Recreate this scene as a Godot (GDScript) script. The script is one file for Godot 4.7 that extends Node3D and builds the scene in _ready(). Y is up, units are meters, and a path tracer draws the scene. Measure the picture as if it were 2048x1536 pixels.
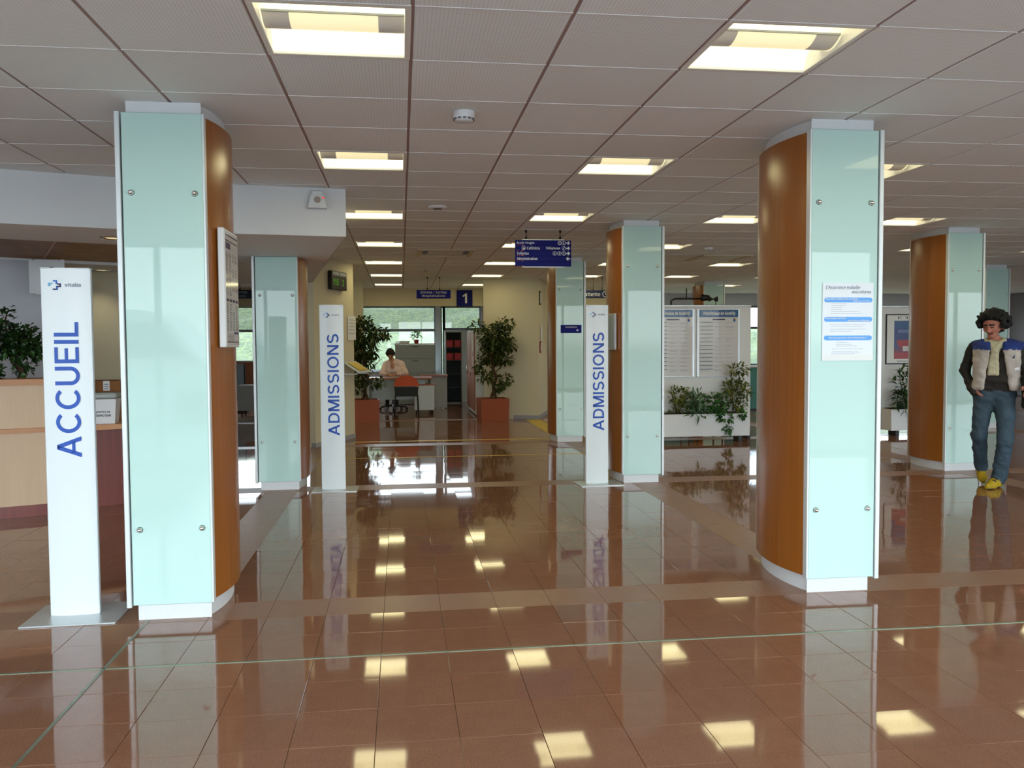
extends Node3D

const CEIL := 2.639
const SOFFIT := 2.267
var rng := RandomNumberGenerator.new()
var M := {}
var taken := {}
var mesh_cache := {}

func _ready():
	rng.seed = 20071
	camera_and_light()
	materials()
	build_floor()
	build_ceiling()
	build_soffit()
	build_walls()
	build_back_windows()
	build_entrance()
	build_outside()
	build_columns()
	build_lights()
	build_totems()
	build_reception()
	build_hanging_signs()
	build_ceiling_devices()
	build_wall_items()
	build_partitions()
	build_office()
	build_trees()
	build_man()
	build_woman()

# ------------------------------------------------------------------ camera, sky, exposure
func camera_and_light():
	var c := Camera3D.new()
	c.name = "camera"
	c.position = Vector3(0, 1.4112, 0)
	c.rotation = Vector3(-0.0465, -0.1279, -0.0058)
	c.fov = rad_to_deg(2.0 * atan(768.0 / 1720.5))
	c.near = 0.05
	c.far = 400.0
	add_child(c)
	c.current = true
	var we := WorldEnvironment.new()
	we.name = "world_environment"
	var e := Environment.new()
	e.tonemap_mode = Environment.TONE_MAPPER_LINEAR
	e.tonemap_exposure = 1.07
	e.background_mode = Environment.BG_SKY
	var sky := Sky.new()
	var sm := ProceduralSkyMaterial.new()
	sm.sky_top_color = Color(0.80, 0.91, 1.0)
	sm.sky_horizon_color = Color(0.93, 0.98, 1.0)
	sm.sky_curve = 0.3
	sm.ground_bottom_color = Color(0.42, 0.43, 0.42)
	sm.ground_horizon_color = Color(0.6, 0.63, 0.64)
	sm.energy_multiplier = SKY_ENERGY
	sky.sky_material = sm
	e.sky = sky
	e.sdfgi_enabled = true
	e.ssao_enabled = true
	e.ssil_enabled = true
	we.environment = e
	add_child(we)

const SKY_ENERGY := 9.6
const LAMP_ENERGY := 0.32
const LAMP_GLOW := 1.15

# ------------------------------------------------------------------ materials
func mat(key: String, c: Color, rough := 0.6, metal := 0.0, spec := 0.5) -> StandardMaterial3D:
	var m := StandardMaterial3D.new()
	m.resource_name = key
	m.albedo_color = c
	m.roughness = rough
	m.metallic = metal
	m.metallic_specular = spec
	M[key] = m
	return m

func tex(w: int, h: int, fn: Callable) -> ImageTexture:
	var im := Image.create(w, h, false, Image.FORMAT_RGB8)
	for y in h:
		for x in w:
			im.set_pixel(x, y, fn.call(x, y))
	return ImageTexture.create_from_image(im)

func tri(m: StandardMaterial3D, t: Texture2D, scale: Vector3, world := true):
	m.albedo_texture = t
	m.uv1_triplanar = true
	m.uv1_world_triplanar = world
	m.uv1_scale = scale

func wood_tex(a: Color, b: Color, seed_: int, rings := 1.0) -> ImageTexture:
	var n := FastNoiseLite.new()
	n.seed = seed_
	n.frequency = 0.02
	n.fractal_octaves = 3
	var n2 := FastNoiseLite.new()
	n2.seed = seed_ + 5
	n2.frequency = 0.15
	return tex(256, 256, func(x, y):
		var ang: float = TAU * y / 256.0
		var v: float = n.get_noise_3d(x * 1.6, cos(ang) * 9.0, sin(ang) * 9.0)
		var f: float = n2.get_noise_3d(x * 3.0, cos(ang) * 7.0, sin(ang) * 7.0)
		var t := clampf(0.5 + v * 0.9 * rings + f * 0.28, 0.0, 1.0)
		return a.lerp(b, t))

func materials():
	# polished stone floor
	var speck := FastNoiseLite.new()
	speck.seed = 3
	speck.frequency = 0.22
	speck.fractal_octaves = 2
	var cloud := FastNoiseLite.new()
	cloud.seed = 9
	cloud.frequency = 0.018
	cloud.fractal_octaves = 3
	var stone := tex(256, 256, func(x, y):
		var s: float = speck.get_noise_2d(x, y)
		var c: float = cloud.get_noise_2d(x, y)
		var t := clampf(0.5 + s * 0.6 + c * 0.2, 0, 1)
		return Color(0.86, 0.835, 0.82).lerp(Color(0.98, 0.975, 0.97), t))
	for k in 4:
		var m := mat("floor_stone_%d" % k, [Color(0.605, 0.435, 0.345), Color(0.597, 0.430, 0.343), Color(0.613, 0.442, 0.353), Color(0.600, 0.427, 0.337)][k], 0.045, 0.0, 0.5)
		tri(m, stone, Vector3(1.7, 1.7, 1.7))
	var band := mat("floor_band", Color(0.62, 0.465, 0.375), 0.33, 0.0, 0.5)
	tri(band, stone, Vector3(1.7, 1.7, 1.7))
	mat("grout", Color(0.34, 0.24, 0.19), 0.7)
	mat("joint_metal", Color(0.52, 0.55, 0.47), 0.35, 0.6)
	mat("yellow_tape", Color(0.80, 0.68, 0.16), 0.45)
	# ceiling
	var dot := tex(32, 32, func(x, y):
		var d := Vector2(x - 15.5, y - 15.5).length()
		return Color(0.89, 0.89, 0.89) if d < 6.5 else Color(1, 1, 1))
	for k in 3:
		var m := mat("ceiling_tile_%d" % k, [Color(0.945, 0.955, 0.945), Color(0.935, 0.945, 0.935), Color(0.955, 0.965, 0.955)][k], 0.85, 0.0, 0.3)
		tri(m, dot, Vector3(66, 66, 66))
	mat("ceiling_runner", Color(0.66, 0.57, 0.55), 0.7)
	mat("ceiling_tee", Color(0.90, 0.89, 0.88), 0.5)
	mat("slab", Color(0.5, 0.5, 0.5), 0.9)
	mat("white_paint", Color(0.86, 0.86, 0.86), 0.55)
	mat("soffit_paint", Color(0.95, 0.96, 0.955), 0.75)
	mat("wall_cream", Color(0.84, 0.80, 0.68), 0.75)
	mat("wall_white", Color(0.80, 0.80, 0.82), 0.75)
	mat("wall_grey", Color(0.62, 0.62, 0.63), 0.8)
	mat("baseboard", Color(0.45, 0.36, 0.3), 0.5)
	# column cladding
	var glass := mat("lacquered_glass", Color(0.745, 0.86, 0.825), 0.015, 0.0, 0.36)
	mat("glass_edge", Color(0.40, 0.62, 0.56), 0.1)
	var cherry := mat("cherry_veneer", Color(1, 1, 1), 0.27, 0.0, 0.5)
	tri(cherry, wood_tex(Color(0.555, 0.315, 0.095), Color(0.635, 0.375, 0.130), 21, 0.7), Vector3(3.4, 0.55, 3.4))
	mat("aluminium", Color(0.80, 0.81, 0.82), 0.35, 0.55)
	mat("pale_aluminium", Color(0.86, 0.88, 0.88), 0.4, 0.2)
	mat("chrome", Color(0.9, 0.9, 0.9), 0.08, 1.0)
	# lamps
	var glow := mat("lamp_glow", Color(0.95, 0.94, 0.88), 0.6)
	glow.emission_enabled = true
	glow.emission = Color(1.0, 0.975, 0.84)
	glow.emission_energy_multiplier = LAMP_GLOW
	var glow2 := mat("basket_glow", Color(0.9, 0.88, 0.8), 0.5)
	glow2.emission_enabled = true
	glow2.emission = Color(1.0, 0.94, 0.72)
	glow2.emission_energy_multiplier = LAMP_GLOW * 0.62
	mat("lamp_white", Color(0.92, 0.91, 0.87), 0.45)
	# boards and signs
	var board := mat("totem_white", Color(0.87, 0.89, 0.89), 0.28, 0.0, 0.5)
	board.clearcoat_enabled = true
	board.clearcoat = 0.3
	mat("plate_steel", Color(0.78, 0.80, 0.80), 0.32, 0.5)
	mat("letter_blue", Color(0.04, 0.29, 0.67), 0.45)
	mat("logo_light", Color(0.45, 0.74, 0.90), 0.5)
	mat("logo_mid", Color(0.12, 0.40, 0.75), 0.5)
	mat("logo_navy", Color(0.10, 0.08, 0.32), 0.5)
	mat("logo_grey", Color(0.42, 0.42, 0.52), 0.5)
	mat("sign_blue", Color(0.06, 0.09, 0.44), 0.6, 0.0, 0.3)
	mat("sign_navy", Color(0.07, 0.11, 0.26), 0.4)
	mat("sign_white", Color(0.88, 0.89, 0.92), 0.5)
	mat("sign_pink", Color(0.66, 0.12, 0.30), 0.5)
	mat("sign_orange", Color(0.85, 0.42, 0.28), 0.5)
	mat("black", Color(0.03, 0.03, 0.035), 0.5)
	mat("dark_plastic", Color(0.10, 0.10, 0.11), 0.5)
	mat("paper", Color(0.90, 0.90, 0.89), 0.7)
	mat("white_plastic", Color(0.86, 0.86, 0.86), 0.4)
	var clear := mat("clear_glass", Color(0.9, 0.97, 0.95, 0.08), 0.0)
	clear.transparency = BaseMaterial3D.TRANSPARENCY_ALPHA
	var tinted := mat("tinted_glass", Color(0.26, 0.33, 0.33, 0.55), 0.02)
	tinted.transparency = BaseMaterial3D.TRANSPARENCY_ALPHA
	var cover := mat("cover_plastic", Color(0.6, 0.62, 0.62, 0.02), 0.0, 0.0, 0.18)
	cover.transparency = BaseMaterial3D.TRANSPARENCY_ALPHA
	mat("frame_grey", Color(0.42, 0.42, 0.44), 0.45, 0.3)
	mat("frame_dark", Color(0.16, 0.17, 0.18), 0.5, 0.2)
	# furniture
	var maple := mat("maple", Color(1, 1, 1), 0.42)
	tri(maple, wood_tex(Color(0.80, 0.675, 0.54), Color(0.86, 0.74, 0.61), 41, 0.5), Vector3(2.0, 0.7, 2.0))
	var maple2 := mat("maple_edge", Color(1, 1, 1), 0.4)
	tri(maple2, wood_tex(Color(0.74, 0.51, 0.33), Color(0.80, 0.58, 0.40), 43, 0.5), Vector3(0.5, 2.0, 2.0))
	var mahog := mat("mahogany", Color(1, 1, 1), 0.35)
	tri(mahog, wood_tex(Color(0.42, 0.155, 0.12), Color(0.52, 0.22, 0.165), 47, 0.8), Vector3(2.0, 0.6, 2.0))
	var dwood := mat("dark_wood_ceiling", Color(1, 1, 1), 0.5, 0.0, 0.3)
	tri(dwood, wood_tex(Color(0.58, 0.41, 0.25), Color(0.70, 0.51, 0.32), 51, 0.8), Vector3(0.6, 2.0, 1.8))
	var orangew := mat("pear_wood", Color(1, 1, 1), 0.45)
	tri(orangew, wood_tex(Color(0.58, 0.32, 0.17), Color(0.66, 0.39, 0.22), 57, 0.6), Vector3(1.6, 0.6, 1.6))
	mat("carton", Color(0.55, 0.36, 0.20), 0.85)
	mat("metal_grey", Color(0.46, 0.48, 0.48), 0.45, 0.3)
	mat("cabinet_grey", Color(0.62, 0.64, 0.62), 0.5)
	mat("cabinet_pale", Color(0.80, 0.82, 0.82), 0.5)
	mat("desk_blue_grey", Color(0.62, 0.68, 0.72), 0.45)
	mat("terracotta_orange", Color(0.62, 0.28, 0.09), 0.55)
	mat("chair_orange", Color(0.78, 0.30, 0.08), 0.6)
	mat("chair_charcoal", Color(0.10, 0.12, 0.11), 0.7)
	mat("binder_red", Color(0.62, 0.12, 0.10), 0.6)
	mat("cupboard_dark", Color(0.16, 0.20, 0.20), 0.7)
	mat("teal", Color(0.26, 0.52, 0.50), 0.5)
	mat("soil", Color(0.10, 0.07, 0.05), 0.95)
	mat("bark", Color(0.33, 0.23, 0.15), 0.85)
	var leaf := mat("leaf", Color(1, 1, 1), 0.38)
	leaf.vertex_color_use_as_albedo = true
	leaf.backlight_enabled = true
	leaf.backlight = Color(0.16, 0.2, 0.1)
	var skin := mat("person_surface", Color(1, 1, 1), 0.75)
	skin.vertex_color_use_as_albedo = true
	# outside
	var gn := FastNoiseLite.new()
	gn.seed = 12
	gn.frequency = 0.03
	gn.fractal_octaves = 5
	var gn2 := FastNoiseLite.new()
	gn2.seed = 77
	gn2.frequency = 0.12
	var grass := tex(512, 512, func(x, y):
		var v: float = gn.get_noise_2d(x, y)
		var f: float = gn2.get_noise_2d(x, y)
		var c := Color(0.27, 0.31, 0.19).lerp(Color(0.44, 0.44, 0.24), clampf(0.5 + v * 1.4, 0, 1))
		c = c.lerp(Color(0.74, 0.72, 0.68), clampf(f * 1.6 - 0.1, 0, 1))
		return c.lerp(Color(0.30, 0.22, 0.16), clampf(-f * 1.1 - 0.25, 0, 1)))
	var g := mat("grass_bank", Color(0.72, 0.76, 0.68), 0.95)
	tri(g, grass, Vector3(0.22, 0.22, 0.22))
	mat("pavement", Color(0.56, 0.56, 0.55), 0.9)
	mat("asphalt", Color(0.30, 0.30, 0.31), 0.9)
	mat("render_white", Color(0.82, 0.83, 0.84), 0.8)
	mat("van_white", Color(0.88, 0.89, 0.90), 0.2)
	mat("van_glass", Color(0.06, 0.07, 0.08), 0.05)
	mat("rubber", Color(0.04, 0.04, 0.04), 0.8)

# ------------------------------------------------------------------ mesh helpers
func sb() -> SurfaceTool:
	var st := SurfaceTool.new()
	st.begin(Mesh.PRIMITIVE_TRIANGLES)
	st.set_smooth_group(-1)
	return st

func t3(st, a, b, c):
	st.add_vertex(a)
	st.add_vertex(b)
	st.add_vertex(c)

func q4(st, a, b, c, d):
	t3(st, a, b, c)
	t3(st, a, c, d)

func bx(st: SurfaceTool, c: Vector3, s: Vector3, bev := 0.0, xf := Transform3D.IDENTITY):
	var h := s * 0.5
	var b: float = minf(bev, minf(h.x, minf(h.y, h.z)) * 0.9)
	if b <= 0.0:
		var v := []
		for i in 8:
			v.append(xf * (c + Vector3(h.x * (1 if i & 1 else -1), h.y * (1 if i & 2 else -1), h.z * (1 if i & 4 else -1))))
		for f in [[4, 6, 7, 5], [1, 3, 2, 0], [5, 7, 3, 1], [0, 2, 6, 4], [6, 2, 3, 7], [0, 4, 5, 1]]:
			q4(st, v[f[0]], v[f[1]], v[f[2]], v[f[3]])
		return
	# chamfered: each corner gives three vertices
	var P := func(sx, sy, sz, ax):
		var o := Vector3(h.x * sx, h.y * sy, h.z * sz)
		if ax != 0: o.x -= b * sx
		if ax != 1: o.y -= b * sy
		if ax != 2: o.z -= b * sz
		return xf * (c + o)
	for ax in 3:
		var u := (ax + 1) % 3
		var w := (ax + 2) % 3
		for s1 in [-1, 1]:
			var cs := []
			for k in [[-1, -1], [1, -1], [1, 1], [-1, 1]]:
				var g := [0, 0, 0]
				g[ax] = s1
				g[u] = k[0]
				g[w] = k[1]
				cs.append(P.call(g[0], g[1], g[2], ax))
			if s1 > 0: q4(st, cs[3], cs[2], cs[1], cs[0])
			else: q4(st, cs[0], cs[1], cs[2], cs[3])
	for ax in 3:
		var u := (ax + 1) % 3
		var w := (ax + 2) % 3
		for k in [[-1, -1], [1, -1], [1, 1], [-1, 1]]:
			var g0 := [0, 0, 0]
			g0[ax] = -1
			g0[u] = k[0]
			g0[w] = k[1]
			var g1 := g0.duplicate()
			g1[ax] = 1
			var a = P.call(g0[0], g0[1], g0[2], u)
			var a2 = P.call(g0[0], g0[1], g0[2], w)
			var d = P.call(g1[0], g1[1], g1[2], u)
			var d2 = P.call(g1[0], g1[1], g1[2], w)
			if k[0] * k[1] > 0: q4(st, a, d, d2, a2)
			else: q4(st, a2, d2, d, a)
	for sx in [-1, 1]:
		for sy in [-1, 1]:
			for sz in [-1, 1]:
				var a = P.call(sx, sy, sz, 0)
				var d = P.call(sx, sy, sz, 1)
				var e = P.call(sx, sy, sz, 2)
				if sx * sy * sz > 0: t3(st, a, e, d)
				else: t3(st, a, d, e)

# vertical prism of a plan outline (Vector2 = x, z)
func prism(st: SurfaceTool, pts: PackedVector2Array, y0: float, y1: float, caps := true):
	var n := pts.size()
	var p := pts
	if not Geometry2D.is_polygon_clockwise(p):
		p = pts.duplicate()
		p.reverse()
	for i in n:
		var a := p[i]
		var b := p[(i + 1) % n]
		q4(st, Vector3(a.x, y0, a.y), Vector3(b.x, y0, b.y), Vector3(b.x, y1, b.y), Vector3(a.x, y1, a.y))
	if caps:
		var idx := Geometry2D.triangulate_polygon(p)
		for i in range(0, idx.size(), 3):
			var a := p[idx[i]]
			var b := p[idx[i + 1]]
			var c := p[idx[i + 2]]
			t3(st, Vector3(a.x, y1, a.y), Vector3(c.x, y1, c.y), Vector3(b.x, y1, b.y))
			t3(st, Vector3(a.x, y0, a.y), Vector3(b.x, y0, b.y), Vector3(c.x, y0, c.y))

func lathe(st: SurfaceTool, prof: Array, seg: int, xf := Transform3D.IDENTITY, smooth := true):
	st.set_smooth_group(0 if smooth else -1)
	for i in prof.size() - 1:
		for k in seg:
			var a := TAU * k / seg
			var b := TAU * (k + 1) / seg
			var p0: Vector2 = prof[i]
			var p1: Vector2 = prof[i + 1]
			var A: Vector3 = xf * Vector3(p0.x * cos(a), p0.y, p0.x * sin(a))
			var B: Vector3 = xf * Vector3(p0.x * cos(b), p0.y, p0.x * sin(b))
			var C: Vector3 = xf * Vector3(p1.x * cos(b), p1.y, p1.x * sin(b))
			var D: Vector3 = xf * Vector3(p1.x * cos(a), p1.y, p1.x * sin(a))
			if p0.x > 1e-6: t3(st, A, B, C) if p1.x > 1e-6 else t3(st, A, B, D)
			if p1.x > 1e-6: t3(st, A, C, D)
	st.set_smooth_group(-1)

func tube(st: SurfaceTool, pts: Array, r, seg := 8):
	st.set_smooth_group(0)
	var rings := []
	var n := pts.size()
	var up := Vector3(0.123, 0.31, 0.94)
	for i in n:
		var d: Vector3 = (pts[mini(i + 1, n - 1)] - pts[maxi(i - 1, 0)]).normalized()
		var u := up.cross(d)
		if u.length() < 0.05: u = Vector3(1, 0, 0).cross(d)
		u = u.normalized()
		var w := d.cross(u)
		var rr: float = r if not (r is Array) else r[i]
		var ring := []
		for k in seg:
			var a := TAU * k / seg
			ring.append(pts[i] + (u * cos(a) + w * sin(a)) * rr)
		rings.append(ring)
	for i in n - 1:
		for k in seg:
			var k2 := (k + 1) % seg
			q4(st, rings[i][k], rings[i + 1][k], rings[i + 1][k2], rings[i][k2])
	for e in [0, n - 1]:
		for k in range(1, seg - 1):
			if e == 0: t3(st, rings[e][0], rings[e][k], rings[e][k + 1])
			else: t3(st, rings[e][0], rings[e][k + 1], rings[e][k])
	st.set_smooth_group(-1)

func numbered(called: String) -> String:
	var n: int = taken.get(called, 0)
	taken[called] = n + 1
	return called if n == 0 else "%s_%03d" % [called, n]

func shape(called: String, mesh: Mesh, m: Material, parent: Node3D, at := Vector3.ZERO) -> MeshInstance3D:
	var o := MeshInstance3D.new()
	o.mesh = mesh
	o.material_override = m
	o.name = numbered(called) if parent == self else called
	o.position = at
	parent.add_child(o, true)
	return o

func part(called: String, st: SurfaceTool, m: Material, parent: Node3D, at := Vector3.ZERO) -> MeshInstance3D:
	st.generate_normals()
	return shape(called, st.commit(), m, parent, at)

func pbox(called: String, c: Vector3, s: Vector3, m: Material, parent: Node3D, bev := 0.004) -> MeshInstance3D:
	var st := sb()
	bx(st, Vector3.ZERO, s, bev)
	return part(called, st, m, parent, c)

func thing(called: String, label: String, category: String, at := Vector3.ZERO, turn := 0.0, group := "") -> Node3D:
	var o := Node3D.new()
	o.name = numbered(called)
	add_child(o)
	o.position = at
	o.rotation.y = turn
	tag(o, label, category, group)
	return o

func tag(o: Node, label: String, category: String, group := ""):
	o.set_meta("label", label)
	o.set_meta("category", category)
	if group: o.set_meta("group", group)

func structure(called: String, label := "") -> Node3D:
	var o := Node3D.new()
	o.name = called
	o.set_meta("kind", "structure")
	if label: o.set_meta("label", label)
	add_child(o)
	return o

func struct_mesh(called: String, st: SurfaceTool, m: Material, label := "") -> MeshInstance3D:
	var o := part(called, st, m, self)
	o.set_meta("kind", "structure")
	if label: o.set_meta("label", label)
	return o

# flat lettering; w and h are the size of the printed words; text faces +z
func words(parent: Node3D, s: String, w: float, h: float, at: Vector3, m: Material, bold := false, turn := Vector3.ZERO, called := "lettering") -> MeshInstance3D:
	var t := TextMesh.new()
	var f := SystemFont.new()
	f.font_names = PackedStringArray(["Droid Sans"])
	f.font_weight = 700 if bold else 400
	t.font = f
	t.font_size = 48
	t.text = s
	t.depth = 0.05
	t.pixel_size = 0.01
	t.curve_step = 1.2
	var bb := t.get_aabb()
	var o := MeshInstance3D.new()
	o.mesh = t
	o.material_override = m
	o.name = called
	var sx: float = w / bb.size.x if w > 0 else h / bb.size.y
	var sy: float = h / bb.size.y if h > 0 else sx
	var b := Basis.from_euler(turn) * Basis.from_scale(Vector3(sx, sy, 0.03))
	var cen := bb.position + bb.size * 0.5
	o.transform = Transform3D(b, at - b * Vector3(cen.x, cen.y, bb.position.z))
	parent.add_child(o, true)
	return o

func disc(called: String, parent: Node3D, c: Vector3, r: float, r_in: float, m: Material, th := 0.002) -> MeshInstance3D:
	var st := sb()
	var xf := Transform3D(Basis(Vector3(1, 0, 0), PI / 2), Vector3.ZERO)
	if r_in > 0: lathe(st, [Vector2(r_in, 0), Vector2(r_in, th), Vector2(r, th), Vector2(r, 0)], 24, xf, false)
	else: lathe(st, [Vector2(0, th), Vector2(r, th), Vector2(r, 0)], 24, xf, false)
	return part(called, st, m, parent, c)

# ------------------------------------------------------------------ floor
func build_floor():
	var fl := structure("floor", "polished reddish brown stone tile floor")
	var st := sb()
	bx(st, Vector3(3.5, -0.105, -10.0), Vector3(25.4, 0.2, 22.9))
	part("screed", st, M.grout, fl)
	var x0 := -0.106
	var z0 := -4.822
	var tile := sb()
	bx(tile, Vector3.ZERO, Vector3(0.2984, 0.012, 0.2984), 0.0009)
	tile.generate_normals()
	var tm := tile.commit()
	var cam := Vector3(0, 0, 0)
	var cells := []
	for i in range(-29, 52):
		for k in range(-55, 20):
			var p := Vector3(x0 + 0.3 * (i + 0.5), 0, z0 + 0.3 * (k + 0.5))
			cells.append([i, k, p])
	var seen := []
	var rest := []
	for c in cells:
		var p: Vector3 = c[2]
		var q := p.rotated(Vector3.UP, 0.1279)
		var dep := -q.z
		var inside: bool = dep > 2.55 and absf(q.x) < dep * 0.62 + 0.2
		if inside: seen.append([dep, c])
		else: rest.append(c)
	seen.sort_custom(func(a, b): return a[0] < b[0])
	var stuff := {}
	var n := 0
	for s in seen:
		if n < 300:
			var c = s[1]
			var o := shape("tile", tm, tile_mat(c[0], c[1]), fl, c[2] + Vector3(0, -0.006 + rng.randf_range(-0.0003, 0.0003), 0))
			o.rotation = Vector3(rng.randf_range(-1, 1) * 0.003, 0, rng.randf_range(-1, 1) * 0.003)
			n += 1
		else:
			rest.append(s[1])
	for c in rest:
		var m := tile_mat(c[0], c[1])
		if not stuff.has(m): stuff[m] = sb()
		var b := Basis.from_euler(Vector3(rng.randf_range(-1, 1) * 0.003, 0, rng.randf_range(-1, 1) * 0.003))
		var p: Vector3 = c[2]
		var h := 0.1492
		var y := rng.randf_range(-0.0003, 0.0003)
		var cs := []
		for e in [Vector3(-h, y, -h), Vector3(h, y, -h), Vector3(h, y, h), Vector3(-h, y, h)]:
			cs.append(p + b * e)
		q4(stuff[m], cs[0], cs[1], cs[2], cs[3])
		for j in 4:
			var a: Vector3 = cs[j]
			var d: Vector3 = cs[(j + 1) % 4]
			q4(stuff[m], d, a, a - Vector3(0, 0.006, 0), d - Vector3(0, 0.006, 0))
	for m in stuff:
		var o := part("tile_field", stuff[m], m, fl)
		o.set_meta("kind", "stuff")
	# metal expansion joints let into the floor
	var j := sb()
	bx(j, Vector3(0.9, 0.0012, -3.9), Vector3(12.0, 0.003, 0.012))
	part("joint_strip", j, M.joint_metal, fl)
	j = sb()
	bx(j, Vector3(-1.306, 0.0012, -1.8), Vector3(0.014, 0.003, 5.55))
	part("joint_strip", j, M.joint_metal, fl)
	# yellow floor markings
	for a in [[Vector3(0.75, 0.001, -12.62), Vector3(2.9, 0.002, 0.075), "wide yellow line taped across the aisle before the orange plant pots"], [Vector3(0.62, 0.001, -10.8), Vector3(3.45, 0.002, 0.025), "thin yellow line across the aisle behind the two admissions boards"], [Vector3(2.42, 0.001, -14.45), Vector3(0.26, 0.002, 2.7), "yellow strip on the floor running along the cream wall's corner"]]:
		var s2 := sb()
		bx(s2, a[0], a[1])
		tag(part("yellow_floor_line", s2, M.yellow_tape, self), a[2], "floor marking")

func tile_mat(i: int, k: int) -> Material:
	# honed bands run along the column rows: one tile wide
	if (i == -4 or i == 8 or i == 20 or i == 32) and k < 1: return M.floor_band
	if k in [0, -13, -25, -38]: return M.floor_band
	return M["floor_stone_%d" % (absi(i * 7 + k * 13 + (i * k) % 5) % 4)]

# ------------------------------------------------------------------ ceiling
const LIGHT_U := [-1, 2, 5, 8, 11, 14]
const LIGHT_V := [-1, 3, 7, 11, 15, 19, 23]

func has_light(u: int, v: int) -> bool:
	if not (u in LIGHT_U and v in LIGHT_V): return false
	return not (u == 14 and v < 11) and not (u == 11 and v < 3)

func build_ceiling():
	var ce := structure("ceiling", "suspended ceiling of square perforated tiles in dark rails")
	var st := sb()
	bx(st, Vector3(3.5, 2.86, -10.0), Vector3(25.4, 0.16, 22.9))
	part("slab", st, M.slab, ce)
	var tile := sb()
	bx(tile, Vector3.ZERO, Vector3(0.584, 0.014, 0.592), 0.004)
	tile.generate_normals()
	var tm := tile.commit()
	var seen := []
	var rest := []
	for u in range(-15, 26):
		for v in range(-8, 29):
			if has_light(u, v): continue
			var p := Vector3(0.0563 + 0.6 * (u + 0.5), CEIL + 0.007, -3.802 - 0.6 * (v + 0.5))
			if p.z < -20.9: continue
			var q := p.rotated(Vector3.UP, 0.1279)
			var dep := -q.z
			var hidden: bool = in_soffit(Vector2(p.x, p.z))
			if dep > 2.3 and absf(q.x) < dep * 0.62 + 0.3 and not hidden: seen.append([dep, p])
			else: rest.append(p)
	seen.sort_custom(func(a, b): return a[0] < b[0])
	var bulk := sb()
	for k in seen.size():
		var p: Vector3 = seen[k][1]
		if k < 300:
			shape("tile", tm, M["ceiling_tile_%d" % (rng.randi() % 3)], ce, p)
		else:
			bx(bulk, p, Vector3(0.584, 0.014, 0.592))
	for p in rest:
		bx(bulk, p, Vector3(0.584, 0.014, 0.592))
	part("tile_field", bulk, M.ceiling_tile_0, ce).set_meta("kind", "stuff")
	var run := sb()
	for u in range(-15, 27):
		bx(run, Vector3(0.0563 + 0.6 * u, CEIL + 0.016, -9.95), Vector3(0.03, 0.02, 22.0))
	part("main_rail", run, M.ceiling_runner, ce).set_meta("kind", "stuff")
	var tee := sb()
	for v in range(-8, 30):
		var z := -3.802 - 0.6 * v
		if z < -21: continue
		for u in range(-15, 26):
			bx(tee, Vector3(0.0563 + 0.6 * (u + 0.5), CEIL + 0.006, z), Vector3(0.584, 0.016, 0.0085))
	part("cross_rail", tee, M.ceiling_tee, ce).set_meta("kind", "stuff")

# ------------------------------------------------------------------ lowered soffit over the reception
const FASCIA := [Vector2(-9.0, -5.1), Vector2(-7.0, -5.2), Vector2(-5.2, -5.55), Vector2(-3.9, -5.98), Vector2(-2.74, -6.406), Vector2(-2.03, -6.651), Vector2(-1.27, -6.845), Vector2(-0.424, -6.97)]

func in_soffit(p: Vector2) -> bool:
	if p.x > -0.5 or p.y < -12.0: return false
	if p.x < -0.42 and p.y < -7.5 and p.x < -0.42 - (-p.y - 6.97) * 0.153 - 0.3: return true
	return false

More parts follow.
